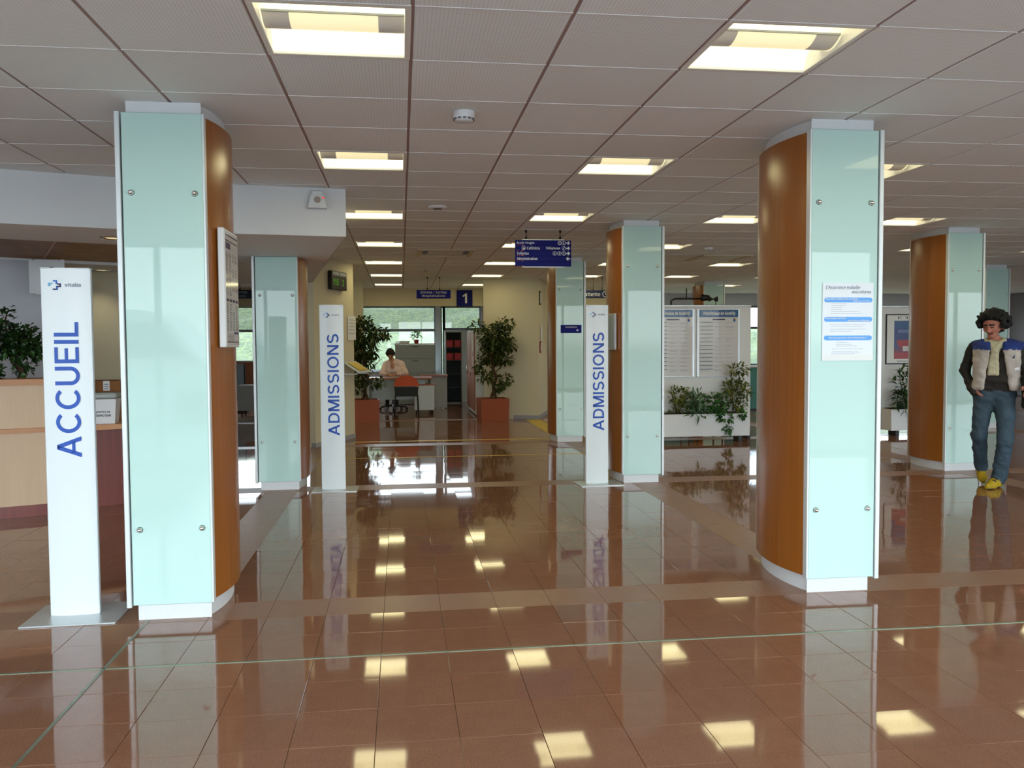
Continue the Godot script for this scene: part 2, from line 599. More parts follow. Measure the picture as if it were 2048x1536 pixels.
func build_soffit():
	var so := structure("trim_1", "white curved bulkhead and lowered soffit over the reception desk")
	var outline := PackedVector2Array(FASCIA)
	outline.append(Vector2(-1.018, -10.884))
	outline.append(Vector2(-1.19, -12.05))
	outline.append(Vector2(-1.3, -12.35))
	outline.append(Vector2(-9.0, -12.35))
	# underside left open where the wooden ceiling inset goes
	var inset := PackedVector2Array([Vector2(-8.9, -6.45), Vector2(-5.2, -6.6), Vector2(-3.9, -7.0), Vector2(-3.14, -7.32), Vector2(-2.35, -7.67), Vector2(-1.75, -8.0), Vector2(-2.3, -10.0), Vector2(-2.96, -9.655), Vector2(-3.92, -9.12), Vector2(-5.2, -8.6), Vector2(-8.9, -8.3)])
	var st := sb()
	var n := FASCIA.size()
	st.set_smooth_group(0)
	for i in n - 1:
		var a: Vector2 = FASCIA[i] + Vector2(0.003, 0.005)
		var b: Vector2 = FASCIA[i + 1] + Vector2(0.003, 0.005)
		q4(st, Vector3(a.x, SOFFIT, a.y), Vector3(a.x, CEIL + 0.05, a.y), Vector3(b.x, CEIL + 0.05, b.y), Vector3(b.x, SOFFIT, b.y))
	st.set_smooth_group(-1)
	var e := [Vector2(-0.424, -6.97), Vector2(-1.018, -10.884), Vector2(-1.19, -12.05), Vector2(-1.3, -12.35), Vector2(-9.0, -12.35)]
	for i in 4:
		var a: Vector2 = e[i] + Vector2(0.003, 0.005)
		var b: Vector2 = e[i + 1] + Vector2(0.003, 0.005)
		q4(st, Vector3(a.x, SOFFIT, a.y), Vector3(a.x, CEIL + 0.05, a.y), Vector3(b.x, CEIL + 0.05, b.y), Vector3(b.x, SOFFIT, b.y))
	part("fascia", st, M.white_paint, so)
	# underside: front strip, back field and right field around the inset
	var under := sb()
	var front := PackedVector2Array(FASCIA)
	for p in [Vector2(-0.66, -8.5), Vector2(-1.75, -8.0), Vector2(-2.35, -7.67), Vector2(-3.14, -7.32), Vector2(-3.9, -7.0), Vector2(-5.2, -6.6), Vector2(-9.0, -6.45)]:
		front.append(p)
	var back := PackedVector2Array([Vector2(-0.66, -8.5), Vector2(-1.018, -10.884), Vector2(-1.19, -12.05), Vector2(-1.3, -12.35), Vector2(-9.0, -12.35), Vector2(-9.0, -8.3), Vector2(-5.2, -8.6), Vector2(-3.92, -9.12), Vector2(-2.96, -9.655), Vector2(-2.3, -10.0), Vector2(-1.75, -8.0)])
	for poly in [front, back]:
		prism(under, poly, SOFFIT, SOFFIT + 0.03)
	part("underside", under, M.soffit_paint, so)
	var lid := sb()
	prism(lid, inset, SOFFIT + 0.03, SOFFIT + 0.06)
	part("wood_inset", lid, M.dark_wood_ceiling, so)
	for k in 6:
		var g := sb()
		var f0 := float(k) / 6.0
		var x := -5.4 + k * 0.72
		bx(g, Vector3.ZERO, Vector3(0.014, 0.012, 1.9))
		var o := part("wood_batten", g, M.maple_edge, so, Vector3(x, SOFFIT + 0.026, -8.15 - f0 * 0.75))
		o.rotation.y = 0.42

	# round downlights in the underside
	for pl in [[Vector3(-2.25, SOFFIT, -7.2), "round recessed downlight at the soffit's front, over the side counter"], [Vector3(-3.32, SOFFIT, -10.2), "round recessed downlight in the soffit before the beige wall"]]:
		var t := thing("downlight", pl[1], "light", pl[0], 0, "downlights over the reception desk")
		var r := sb()
		lathe(r, [Vector2(0.055, 0.02), Vector2(0.075, -0.006), Vector2(0.10, -0.008), Vector2(0.105, 0.0)], 24)
		part("rim", r, M.chrome, t)
		var r2 := sb()
		lathe(r2, [Vector2(0.0, -0.002), Vector2(0.055, -0.002), Vector2(0.06, 0.01)], 20)
		part("lamp_lens", r2, M.basket_glow, t)
		var l := SpotLight3D.new()
		l.name = "downlight_lamp"
		l.light_color = Color(1, 0.95, 0.82)
		l.light_energy = 0.25
		l.light_size = 0.05
		l.spot_angle = 55
		l.spot_range = 12
		l.spot_attenuation = 2
		l.shadow_enabled = true
		l.rotation.x = -PI / 2
		l.position.y = -0.012
		t.add_child(l)

# ------------------------------------------------------------------ walls
func build_walls():
	var st := sb()
	bx(st, Vector3(-9.1, 1.4, -10.0), Vector3(0.2, 3.0, 22.9))
	struct_mesh("wall_left", st, M.wall_white, "white side wall far left of the reception")
	st = sb()
	bx(st, Vector3(16.1, 1.4, -10.0), Vector3(0.2, 3.0, 22.9))
	struct_mesh("wall_right", st, M.wall_grey, "grey side wall at the far right end of the hall")
	# white wall behind the reception desk
	st = sb()
	prism(st, PackedVector2Array([Vector2(-8.9, -8.3), Vector2(-5.2, -8.6), Vector2(-3.92, -9.12), Vector2(-3.52, -9.32), Vector2(-3.60, -9.46), Vector2(-4.0, -9.26), Vector2(-5.25, -8.74), Vector2(-8.9, -8.44)]), 0, SOFFIT + 0.01)
	struct_mesh("wall_reception", st, M.wall_white, "pale wall behind the reception desk and the bonsai")
	st = sb()
	prism(st, PackedVector2Array([Vector2(-4.6, -9.9), Vector2(-3.49, -10.42), Vector2(-2.85, -10.70), Vector2(-2.9, -10.82), Vector2(-4.65, -10.02)]), 0, SOFFIT + 0.01)
	struct_mesh("wall_passage", st, M.wall_cream, "beige wall beyond the side counter")
	# angled pier with the queue display, running back as the office side wall
	st = sb()
	prism(st, PackedVector2Array([Vector2(-1.27, -12.10), Vector2(-1.18, -12.065), Vector2(-0.709, -13.269), Vector2(-0.86, -13.42), Vector2(-1.04, -13.3), Vector2(-1.17, -12.7)]), 0, CEIL + 0.02)
	struct_mesh("wall_pier", st, M.wall_cream, "cream angled pier carrying the queue display")
	st = sb()
	bx(st, Vector3(-1.24, 1.33, -16.1), Vector3(0.1, 2.66, 5.8))
	struct_mesh("wall_office", st, M.wall_cream, "cream side wall of the office behind the angled pier")
	st = sb()
	bx(st, Vector3(-0.945, 1.33, -16.53), Vector3(0.49, 2.66, 0.14))
	struct_mesh("wall_stub", st, M.wall_cream, "short cream wall end behind the left hand tree")
	st = sb()
	prism(st, PackedVector2Array([Vector2(1.55, -16.25), Vector2(2.55, -15.88), Vector2(3.05, -17.6), Vector2(3.05, -19.1), Vector2(1.96, -19.1), Vector2(1.96, -16.75), Vector2(1.6, -16.6)]), 0, CEIL + 0.02)
	struct_mesh("wall_center", st, M.wall_cream, "cream wall block behind the right hand tree")
	st = sb()
	prism(st, PackedVector2Array([Vector2(1.548, -16.262), Vector2(2.556, -15.868), Vector2(3.056, -17.59), Vector2(3.05, -17.62), Vector2(2.54, -15.89), Vector2(1.56, -16.27)]), 0, 0.07)
	struct_mesh("baseboard_center", st, M.wall_grey, "low grey skirting of the cream wall block")
	st = sb()
	prism(st, PackedVector2Array([Vector2(-1.275, -12.11), Vector2(-1.176, -12.05), Vector2(-0.70, -13.265), Vector2(-0.72, -13.28), Vector2(-1.185, -12.08), Vector2(-1.26, -12.12)]), 0, 0.06)
	struct_mesh("baseboard_pier", st, M.wall_grey, "low grey skirting of the angled pier")
	# lintels closing the offices below the ceiling
	st = sb()
	bx(st, Vector3(0.31, 2.445, -19.06), Vector3(2.98, 0.39, 0.12))
	struct_mesh("trim_2", st, M.wall_cream, "cream lintel over the open admissions office")
	st = sb()
	bx(st, Vector3(-4.9, 2.445, -19.06), Vector3(8.0, 0.39, 0.12))
	struct_mesh("trim_3", st, M.wall_cream, "cream lintel over the second office")
	# cream wall and sliding glass panel behind the waiting room sign
	st = sb()
	bx(st, Vector3(4.35, 1.32, -18.6), Vector3(0.9, 2.64, 0.12))
	struct_mesh("wall_waiting", st, M.wall_cream, "cream wall seen under the waiting room sign")

func window_unit(called: String, label: String, x0: float, x1: float, y0: float, y1: float, ymid: float, z: float, posts: Array, upper: Material, frame: Material):
	var w := structure(called, label)
	for x in [x0, x1] + posts:
		pbox("frame_post", Vector3(x, (y0 + y1) * 0.5, z), Vector3(0.06, y1 - y0, 0.09), frame, w)
	var bars := [y0 + 0.025, y1 - 0.025]
	if ymid > 0: bars.append(ymid)
	for y in bars:
		pbox("frame_rail", Vector3((x0 + x1) * 0.5, y, z), Vector3(x1 - x0, 0.06, 0.08), frame, w)
	var xs := [x0] + posts + [x1]
	for i in xs.size() - 1:
		var a: float = xs[i] + 0.03
		var b: float = xs[i + 1] - 0.03
		if ymid > 0:
			pane(w, a, b, ymid + 0.025, y1 - 0.025, z, upper)
			pane(w, a, b, y0 + 0.025, ymid - 0.025, z, M.clear_glass)
		else:
			pane(w, a, b, y0 + 0.025, y1 - 0.025, z, upper)

func pane(w: Node3D, a: float, b: float, y0: float, y1: float, z: float, m: Material):
	var st := sb()
	q4(st, Vector3(a, y0, z), Vector3(a, y1, z), Vector3(b, y1, z), Vector3(b, y0, z))
	part("pane", st, m, w)

func build_back_windows():
	var wb := structure("wall_back", "back wall of the hall with long window openings")
	var z := -21.2
	for a in [[-9.0, 0.84, 0.0, 0.75], [6.0, 14.5, 0.0, 0.82], [-9.0, 14.5, 2.36, 2.84], [0.84, 0.97, 0.0, 2.36], [1.05, 1.95, 0.0, 1.76], [1.95, 6.0, 0.0, 2.36], [14.5, 16.0, 0.0, 2.84], [-9.0, -6.6, 0.75, 2.36]]:
		pbox("panel", Vector3((a[0] + a[1]) * 0.5, (a[2] + a[3]) * 0.5, z), Vector3(a[1] - a[0], a[3] - a[2], 0.2), M.white_paint, wb, 0)
	window_unit("window_1", "office window onto the grass bank with tinted upper panes", -6.6, 0.84, 0.75, 2.36, 1.76, z, [-4.7, -2.9, -1.25], M.tinted_glass, M.frame_grey)
	window_unit("window_2", "waiting room window onto the bright forecourt", 6.0, 14.5, 0.82, 2.36, 1.79, z, [7.7, 9.4, 11.1, 12.8], M.clear_glass, M.frame_grey)
	window_unit("window_3", "narrow full height slit window beside the grey post", 0.97, 1.05, 0.02, 2.36, -1.0, z, [], M.clear_glass, M.frame_grey)
	window_unit("window_4", "high strip window above the open cupboard", 1.05, 1.95, 1.76, 2.36, -1.0, z, [], M.tinted_glass, M.frame_grey)
	var sill := sb()
	bx(sill, Vector3(-2.9, 0.765, -21.06), Vector3(7.5, 0.03, 0.16), 0.004)
	struct_mesh("trim_4", sill, M.cabinet_pale, "pale sill below the office window")

# glazed entrance front behind the camera: the daylight comes in here
func build_entrance():
	var fr := structure("wall_front", "glazed entrance front of the hall")
	var z := 1.3
	pbox("header", Vector3(3.5, 2.75, z), Vector3(25.0, 0.3, 0.3), M.white_paint, fr, 0)
	for x in [-8.95, 15.95]:
		pbox("end_pier", Vector3(x, 1.3, z), Vector3(0.3, 2.6, 0.3), M.white_paint, fr, 0)
	for x in [-4.1, -0.3, 3.5, 7.3, 11.1]:
		pbox("pier", Vector3(x, 1.3, z), Vector3(0.34, 2.6, 0.2), M.white_paint, fr, 0)
	var xs := [-8.8, -4.27, -3.93, -0.47, -0.13, 3.33, 3.67, 7.13, 7.47, 10.93, 11.27, 15.8]
	var k := 5
	for i in range(0, xs.size(), 2):
		var a: float = xs[i]
		var b: float = xs[i + 1]
		window_unit("window_%d" % k, "tall glazed bay %d of the entrance front" % (k - 4), a, b, 0.0, 2.6, -1.0, z, [(a * 2 + b) / 3.0, (a + b * 2) / 3.0], M.clear_glass, M.frame_grey)
		k += 1

func build_outside():
	# ground around the building
	var st := sb()
	bx(st, Vector3(3.5, -0.12, 31.5), Vector3(140.0, 0.2, 60.0))
	tag(part("forecourt", st, M.pavement, self), "pale paved forecourt outside the entrance front", "ground")
	get_node("forecourt").set_meta("kind", "structure")
	var n := FastNoiseLite.new()
	n.seed = 31
	n.frequency = 0.35
	n.fractal_octaves = 3
	st = sb()
	st.set_smooth_group(0)
	var H := func(x: float, z: float) -> float:
		var d := -21.6 - z
		var top: float = 2.95 if x < 4.0 else lerpf(2.95, 1.9, clampf((x - 4.0) / 2.5, 0, 1))
		return minf(0.15 + d * 0.27, top) + n.get_noise_2d(x, z) * 0.28 - 0.1
	for i in 60:
		for j in 30:
			var x := -14.0 + i * 0.75
			var z := -21.6 - j * 0.5
			var c := []
			for o in [Vector2(0, 0), Vector2(0.75, 0), Vector2(0.75, -0.5), Vector2(0, -0.5)]:
				c.append(Vector3(x + o.x, H.call(x + o.x, z + o.y), z + o.y))
			q4(st, c[0], c[3], c[2], c[1])
	st.set_smooth_group(-1)
	var bank := part("grass_bank", st, M.grass_bank, self)
	tag(bank, "steep bank of rough grass and ivy outside the back windows", "grass")
	bank.set_meta("kind", "stuff")
	st = sb()
	bx(st, Vector3(10.0, -0.2, -70.0), Vector3(160.0, 0.2, 72.0))
	var gr := part("rear_ground", st, M.pavement, self)
	gr.set_meta("kind", "structure")
	gr.set_meta("label", "pale ground beyond the back windows")
	# pale building across the rear yard
	var b := thing("apartment_building", "pale blue-grey building far outside the waiting room window", "building", Vector3(22.0, -0.1, -56.0))
	pbox("wall", Vector3(0, 5.0, 0), Vector3(15.0, 10.0, 8.0), M.render_white, b, 0)
	pbox("roof", Vector3(0, 10.1, 0), Vector3(15.4, 0.3, 8.4), M.frame_grey, b, 0)
	for r in 3:
		for c in 6:
			var wd := pbox("window", Vector3(-6.2 + c * 2.5, 1.8 + r * 3.0, 4.02), Vector3(1.3, 1.5, 0.1), M.van_glass, b, 0)
			pbox("window_sill", Vector3(0, -0.8, 0.05), Vector3(1.5, 0.08, 0.2), M.render_white, wd, 0)
	# parked van in front of the entrance: only its reflection in the column glass shows
	var v := thing("delivery_van", "white delivery van parked outside the entrance, mirrored in the column glass", "van", Vector3(-5.2, 0.0, 7.6), 0.0)
	st = sb()
	var side := PackedVector2Array([Vector2(-2.4, 0.35), Vector2(2.3, 0.35), Vector2(2.4, 0.9), Vector2(1.75, 1.12), Vector2(1.05, 1.95), Vector2(0.7, 2.05), Vector2(-2.3, 2.05), Vector2(-2.4, 1.8)])
	var idx := Geometry2D.triangulate_polygon(side)
	for i in range(0, idx.size(), 3):
		for zz in [-0.9, 0.9]:
			t3(st, Vector3(side[idx[i]].x, side[idx[i]].y, zz), Vector3(side[idx[i + 1]].x, side[idx[i + 1]].y, zz), Vector3(side[idx[i + 2]].x, side[idx[i + 2]].y, zz))
	for i in side.size():
		var a := side[i]
		var c := side[(i + 1) % side.size()]
		q4(st, Vector3(a.x, a.y, -0.9), Vector3(c.x, c.y, -0.9), Vector3(c.x, c.y, 0.9), Vector3(a.x, a.y, 0.9))
	part("body", st, M.van_white, v)
	for zz in [-0.91, 0.91]:
		st = sb()
		q4(st, Vector3(1.5, 1.2, zz), Vector3(1.0, 1.82, zz), Vector3(0.45, 1.82, zz), Vector3(0.45, 1.2, zz))
		part("side_window", st, M.van_glass, v)
	for wx in [-1.5, 1.5]:
		for wz in [-0.85, 0.85]:
			st = sb()
			lathe(st, [Vector2(0, -0.1), Vector2(0.32, -0.1), Vector2(0.32, 0.1), Vector2(0, 0.1)], 20, Transform3D(Basis(Vector3(1, 0, 0), PI / 2), Vector3(wx, 0.32, wz)))
			part("wheel", st, M.rubber, v)

# ------------------------------------------------------------------ columns
# side: +1 wood panel on the right (+x), -1 wood on the left; at = middle of the front of the plinth
func column(at: Vector3, side: int, top: float, label: String) -> Node3D:
	var o := thing("clad_column", label, "column", at)
	var D := 0.68
	var key := "col_%d_%.2f" % [side, top]
	var arc := func(x: float, inset: float) -> Array:
		var a := []
		for i in 17:
			var t := i / 16.0
			a.append(Vector2(side * (x + 0.055 * (1.0 - pow(2.0 * t - 1.0, 2.0)) - inset), -0.012 - (D - 0.024) * t))
		return a
	# white core: plinth below, collar above
	var pts := PackedVector2Array(arc.call(0.183, 0.024))
	pts.append(Vector2(-side * 0.183, -D))
	pts.append(Vector2(-side * 0.183, 0.0))
	pts.append(Vector2(side * 0.181, 0.0))
	var st := sb()
	prism(st, pts, 0.0, top)
	part("core", st, M.white_paint, o)
	var gy0 := 0.085
	var gy1: float = top - 0.062 if top > 2.5 else top - 0.004
	var gh := gy1 - gy0
	for back in [false, true]:
		var z := 0.026 if not back else -D - 0.026
		var g := pbox("glass_panel", Vector3(-side * (0.028 if back else 0.004), (gy0 + gy1) * 0.5, z), Vector3(0.34 if back else 0.388, gh, 0.012), M.lacquered_glass, o, 0.0025)
		if back: continue
		for sx in [-0.153, 0.153]:
			for y in [0.475, 2.18]:
				if y > gy1 - 0.2: y = gy1 - 0.37
				st = sb()
				lathe(st, [Vector2(0.0, 0.022), Vector2(0.006, 0.021), Vector2(0.012, 0.015), Vector2(0.014, 0.008), Vector2(0.013, 0.0), Vector2(0.016, 0.0), Vector2(0.016, -0.006)], 16, Transform3D(Basis(Vector3(1, 0, 0), PI / 2), Vector3.ZERO))
				part("stud", st, M.chrome, g, Vector3(sx, y - (gy0 + gy1) * 0.5, 0.006))
	# curved veneer panel
	var outer: Array = arc.call(0.196, 0.0)
	var inner: Array = arc.call(0.183, 0.0)
	var wy0 := 0.095
	var wy1: float = gy1 - 0.008
	st = sb()
	for i in 16:
		var a: Vector2 = outer[i]
		var b: Vector2 = outer[i + 1]
		st.set_smooth_group(0)
		var qa := [Vector3(a.x, wy0, a.y), Vector3(b.x, wy0, b.y), Vector3(b.x, wy1, b.y), Vector3(a.x, wy1, a.y)]
		if side > 0: qa.reverse()
		q4(st, qa[0], qa[1], qa[2], qa[3])
		st.set_smooth_group(-1)
		var c: Vector2 = inner[i]
		var d: Vector2 = inner[i + 1]
		for y in [wy0, wy1]:
			q4(st, Vector3(a.x, y, a.y), Vector3(b.x, y, b.y), Vector3(d.x, y, d.y), Vector3(c.x, y, c.y))
	part("wood_panel", st, M.cherry_veneer, o)
	for z in [0.008, -D - 0.008]:
		pbox("edge_trim", Vector3(side * (0.195 if z > 0 else 0.175), (gy0 + gy1) * 0.5, z), Vector3(0.011, gh, 0.045), M.pale_aluminium, o, 0.002)
	pbox("side_panel", Vector3(-side * 0.2185, (gy0 + gy1) * 0.5 - 0.004, -D * 0.5 + 0.02), Vector3(0.024, gh + 0.016, D + 0.03), M.pale_aluminium, o, 0.003)
	return o

func build_columns():
	column(Vector3(-1.174, 0, -4.585), 1, CEIL, "glass and cherry-wood clad column with a framed white notice panel on its side")
	column(Vector3(-1.185, 0, -8.575), 1, SOFFIT, "glass and wood clad column standing under the lowered reception soffit")
	column(Vector3(2.436, 0, -4.545), -1, CEIL, "glass and wood clad column with the blue and white paper notice on its glass")
	var c := column(Vector3(2.40, 0, -8.44), -1, CEIL, "clad column beside the admissions board, framed picture on its wood")
	column(Vector3(2.395, 0, -12.13), -1, CEIL, "clad column with a small navy direction plate on its glass")
	column(Vector3(6.05, 0, -8.66), -1, CEIL, "clad column right behind the walking man in jeans")
	column(Vector3(6.2, 0, -16.6), -1, CEIL, "clad column rising behind the top of the notice board partition")
	column(Vector3(9.55, 0, -12.85), -1, CEIL, "clad column farthest along the right hand hall, past the man")

# ------------------------------------------------------------------ ceiling lights
func build_lights():
	var proto := thing("ceiling_light", "square recessed ceiling light with a basket between two glowing reflectors", "light", Vector3.ZERO, 0, "recessed square ceiling lights in a regular grid")
	var st := sb()
	for s in [[Vector3(0, 0.004, 0.284), Vector3(0.592, 0.012, 0.024)], [Vector3(0, 0.004, -0.284), Vector3(0.592, 0.012, 0.024)], [Vector3(0.284, 0.004, 0), Vector3(0.024, 0.012, 0.544)], [Vector3(-0.284, 0.004, 0), Vector3(0.024, 0.012, 0.544)]]:
		bx(st, s[0], s[1], 0.002)
	part("frame", st, M.lamp_white, proto)
	st = sb()
	for s in [[Vector3(0, 0.06, 0.28), Vector3(0.56, 0.1, 0.006)], [Vector3(0, 0.06, -0.28), Vector3(0.56, 0.1, 0.006)], [Vector3(0.28, 0.06, 0), Vector3(0.006, 0.1, 0.56)], [Vector3(-0.28, 0.06, 0), Vector3(0.006, 0.1, 0.56)], [Vector3(0, 0.112, 0), Vector3(0.56, 0.006, 0.56)]]:
		bx(st, s[0], s[1])
	part("housing", st, M.lamp_white, proto)
	for sgn in [-1.0, 1.0]:
		st = sb()
		st.set_smooth_group(0)
		var prof := [Vector2(0.272, 0.010), Vector2(0.262, 0.035), Vector2(0.24, 0.062), Vector2(0.20, 0.085), Vector2(0.14, 0.098), Vector2(0.0, 0.102)]
		for i in prof.size() - 1:
			var za: float = sgn * prof[i].x
			var zb: float = sgn * prof[i + 1].x
			var ya: float = prof[i].y
			var yb: float = prof[i + 1].y
			q4(st, Vector3(-0.275, ya, za), Vector3(0.275, ya, za), Vector3(0.275, yb, zb), Vector3(-0.275, yb, zb))
		part("glowing_reflector", st, M.lamp_glow, proto)
	for seg in [[-0.272, -0.17, "basket_end"], [-0.17, 0.17, "lamp_basket"], [0.17, 0.272, "basket_end"]]:
		st = sb()
		st.set_smooth_group(0)
		for i in 8:
			var a := -1.0 + i * 0.25
			var b := a + 0.25
			q4(st, Vector3(seg[0], 0.020 + 0.030 * a * a, a * 0.088 - 0.02), Vector3(seg[0], 0.020 + 0.030 * b * b, b * 0.088 - 0.02), Vector3(seg[1], 0.020 + 0.030 * b * b, b * 0.088 - 0.02), Vector3(seg[1], 0.020 + 0.030 * a * a, a * 0.088 - 0.02))
		part(seg[2], st, M.basket_glow if seg[2] == "lamp_basket" else M.lamp_white, proto)
	for e in [-0.108, 0.068]:
		pbox("basket_lip", Vector3(0, 0.050, e), Vector3(0.544, 0.008, 0.006), M.cabinet_grey, proto, 0)
	var l := AreaLight3D.new()
	l.name = "lamp_area"
	l.area_size = Vector2(0.5, 0.5)
	l.light_color = Color(1.0, 0.95, 0.70)
	l.light_energy = LAMP_ENERGY
	l.area_range = 30.0
	l.area_attenuation = 2.0
	l.shadow_enabled = true
	l.rotation.x = -PI / 2
	l.position.y = -0.006
	proto.add_child(l)
	var first := true
	for u in LIGHT_U:
		for v in LIGHT_V:
			if not has_light(u, v): continue
			var p := Vector3(0.0563 + 0.6 * (u + 0.5), CEIL, -3.802 - 0.6 * (v + 0.5))
			if first:
				proto.position = p
				first = false
			else:
				var d := proto.duplicate()
				d.name = numbered("ceiling_light")
				add_child(d)
				d.position = p

# ------------------------------------------------------------------ free standing boards
func totem(called: String, label: String, at: Vector3, turn: float, word: String, w: float, h: float, plate: Vector3, cap_w: float, len_: float, ymid: float, xoff: float, logo_y: float):
	var o := thing(called, label, "sign", at, turn)
	pbox("base_plate", Vector3(0.015, 0.004, 0), plate, M.plate_steel, o, 0.0015)
	# bowed aluminium board: lens shaped in plan
	var pts := PackedVector2Array()
	for i in 13:
		var t := i / 12.0 * 2.0 - 1.0
		pts.append(Vector2(t * w * 0.5, 0.012 + 0.016 * (1.0 - t * t)))
	for i in 13:
		var t := 1.0 - i / 12.0 * 2.0
		pts.append(Vector2(t * w * 0.5, -0.012 - 0.016 * (1.0 - t * t)))
	var st := sb()
	st.set_smooth_group(1)
	var p := pts.duplicate()
	for i in 12:
		for e in [0, 13]:
			var a := pts[i + e]
			var b := pts[i + e + 1]
			st.set_smooth_group(1 + e)
			q4(st, Vector3(b.x, 0.008, b.y), Vector3(a.x, 0.008, a.y), Vector3(a.x, h, a.y), Vector3(b.x, h, b.y))
	st.set_smooth_group(-1)
	part("board", st, M.totem_white, o)
	for sx in [-1, 1]:
		pbox("edge_profile", Vector3(sx * (w * 0.5), (h + 0.008) * 0.5, 0), Vector3(0.008, h - 0.008, 0.026), M.pale_aluminium, o, 0.003)
	pbox("top_cap", Vector3(0, h + 0.001, 0), Vector3(w + 0.004, 0.006, 0.05), M.pale_aluminium, o, 0.002)
	var zf := 0.0285
	tall_letters(o, word, len_, cap_w, Vector3(xoff, ymid, zf), M.letter_blue)
	# small cross of four corner pieces, with the name beside it
	var s := w / 0.235 * 0.0185
	var lx := -w * 0.2
	var logo := Node3D.new()
	logo.name = "emblem"
	logo.position = Vector3(lx, logo_y, zf)
	o.add_child(logo)
	for e in [[-1.7, 0.6, 1.4, 0.55, "logo_light"], [-2.2, 0.0, 0.55, 1.0, "logo_light"], [0.1, 1.55, 1.5, 0.55, "logo_mid"], [0.6, 0.95, 0.55, 1.2, "logo_mid"], [1.5, 0.35, 1.4, 0.55, "logo_navy"], [1.95, -0.15, 0.6, 1.4, "logo_navy"], [1.3, -0.6, 1.5, 0.55, "logo_navy"], [0.75, -1.1, 0.6, 1.3, "logo_mid"], [0.1, -1.65, 1.8, 0.55, "logo_navy"]]:
		var b := sb()
		bx(b, Vector3(e[0] * s * 0.72, e[1] * s * 0.72, 0.0005), Vector3(e[2] * s * 0.72, e[3] * s * 0.72, 0.0012))
		part("emblem_bar", b, M[e[4]], logo)
	words(o, "vitalia", w * 0.33, w * 0.085, Vector3(w * 0.165, logo_y + 0.001, zf), M.logo_grey, false)

# sans-serif capitals reading upwards, each letter a part
func tall_letters(o: Node3D, word: String, len_: float, cap: float, at: Vector3, m: Material):
	var T := 0.15
	var wd := {"A": 0.82, "C": 0.80, "U": 0.72, "E": 0.62, "I": 0.15, "L": 0.56, "D": 0.74, "M": 0.86, "S": 0.68, "O": 0.86, "N": 0.73}
	var total := -0.13
	for ch in word: total += wd[ch] + 0.13
	var sx := len_ / total
	var x := 0.0
	for ch in word:
		var Q := []
		var ring := func(cx: float, cy: float, rx: float, ry: float, a0: float, a1: float):
			var n := 20
			for i in n:
				var a := deg_to_rad(lerpf(a0, a1, float(i) / n))
				var b := deg_to_rad(lerpf(a0, a1, float(i + 1) / n))
				Q.append([Vector2(cx + cos(a) * rx, cy + sin(a) * ry), Vector2(cx + cos(b) * rx, cy + sin(b) * ry), Vector2(cx + cos(b) * (rx - T), cy + sin(b) * (ry - T)), Vector2(cx + cos(a) * (rx - T), cy + sin(a) * (ry - T))])
		var bar := func(x0: float, y0: float, x1: float, y1: float):
			Q.append([Vector2(x0, y0), Vector2(x1, y0), Vector2(x1, y1), Vector2(x0, y1)])
		match ch:
			"A":
				Q.append([Vector2(0, 0), Vector2(0.165, 0), Vector2(0.495, 1), Vector2(0.325, 1)])
				Q.append([Vector2(0.655, 0), Vector2(0.82, 0), Vector2(0.495, 1), Vector2(0.325, 1)])
				bar.call(0.17, 0.25, 0.65, 0.385)
			"C": ring.call(0.43, 0.5, 0.43, 0.515, 42, 318)
			"O": ring.call(0.43, 0.5, 0.43, 0.515, 0, 360)
			"U":
				bar.call(0, 0.36, T, 1)
				bar.call(0.72 - T, 0.36, 0.72, 1)
				ring.call(0.36, 0.36, 0.36, 0.375, 180, 360)
			"E":
				bar.call(0, 0, T, 1)
				for y in [0.0, 0.44, 0.86]: bar.call(T, y, 0.62 if y != 0.44 else 0.58, y + 0.14)
			"I": bar.call(0, 0, T, 1)
			"L":
				bar.call(0, 0, T, 1)
				bar.call(T, 0, 0.56, 0.14)
			"D":
				bar.call(0, 0, T, 1)
				bar.call(T, 0, 0.32, T)
				bar.call(T, 1 - T, 0.32, 1)
				ring.call(0.32, 0.5, 0.42, 0.5, -90, 90)
			"M":
				bar.call(0, 0, T, 1)
				bar.call(0.86 - T, 0, 0.86, 1)
				Q.append([Vector2(0.0, 1), Vector2(0.19, 1), Vector2(0.50, 0), Vector2(0.36, 0)])
				Q.append([Vector2(0.86, 1), Vector2(0.67, 1), Vector2(0.36, 0), Vector2(0.50, 0)])
			"S":
				ring.call(0.34, 0.7225, 0.33, 0.2925, 25, 270)
				ring.call(0.34, 0.2825, 0.34, 0.2975, 90, -155)
			"N":
				bar.call(0, 0, T, 1)
				bar.call(0.73 - T, 0, 0.73, 1)
				Q.append([Vector2(0, 1), Vector2(0.18, 1), Vector2(0.73, 0), Vector2(0.55, 0)])
		var st := sb()
		for q in Q:
			var p := []
			for v in q:
				p.append(Vector3(-(v.y - 0.5) * cap, (x + v.x - total * 0.5) * sx, 0.0))
			for e in [0.0, 0.0012]:
				q4(st, p[0] + Vector3(0, 0, e), p[3] + Vector3(0, 0, e), p[2] + Vector3(0, 0, e), p[1] + Vector3(0, 0, e))
			for i in 4:
				var k := (i + 1) % 4
				q4(st, p[i], p[k], p[k] + Vector3(0, 0, 0.0012), p[i] + Vector3(0, 0, 0.0012))
		part("letter", st, m, o, at)
		x += wd[ch] + 0.13

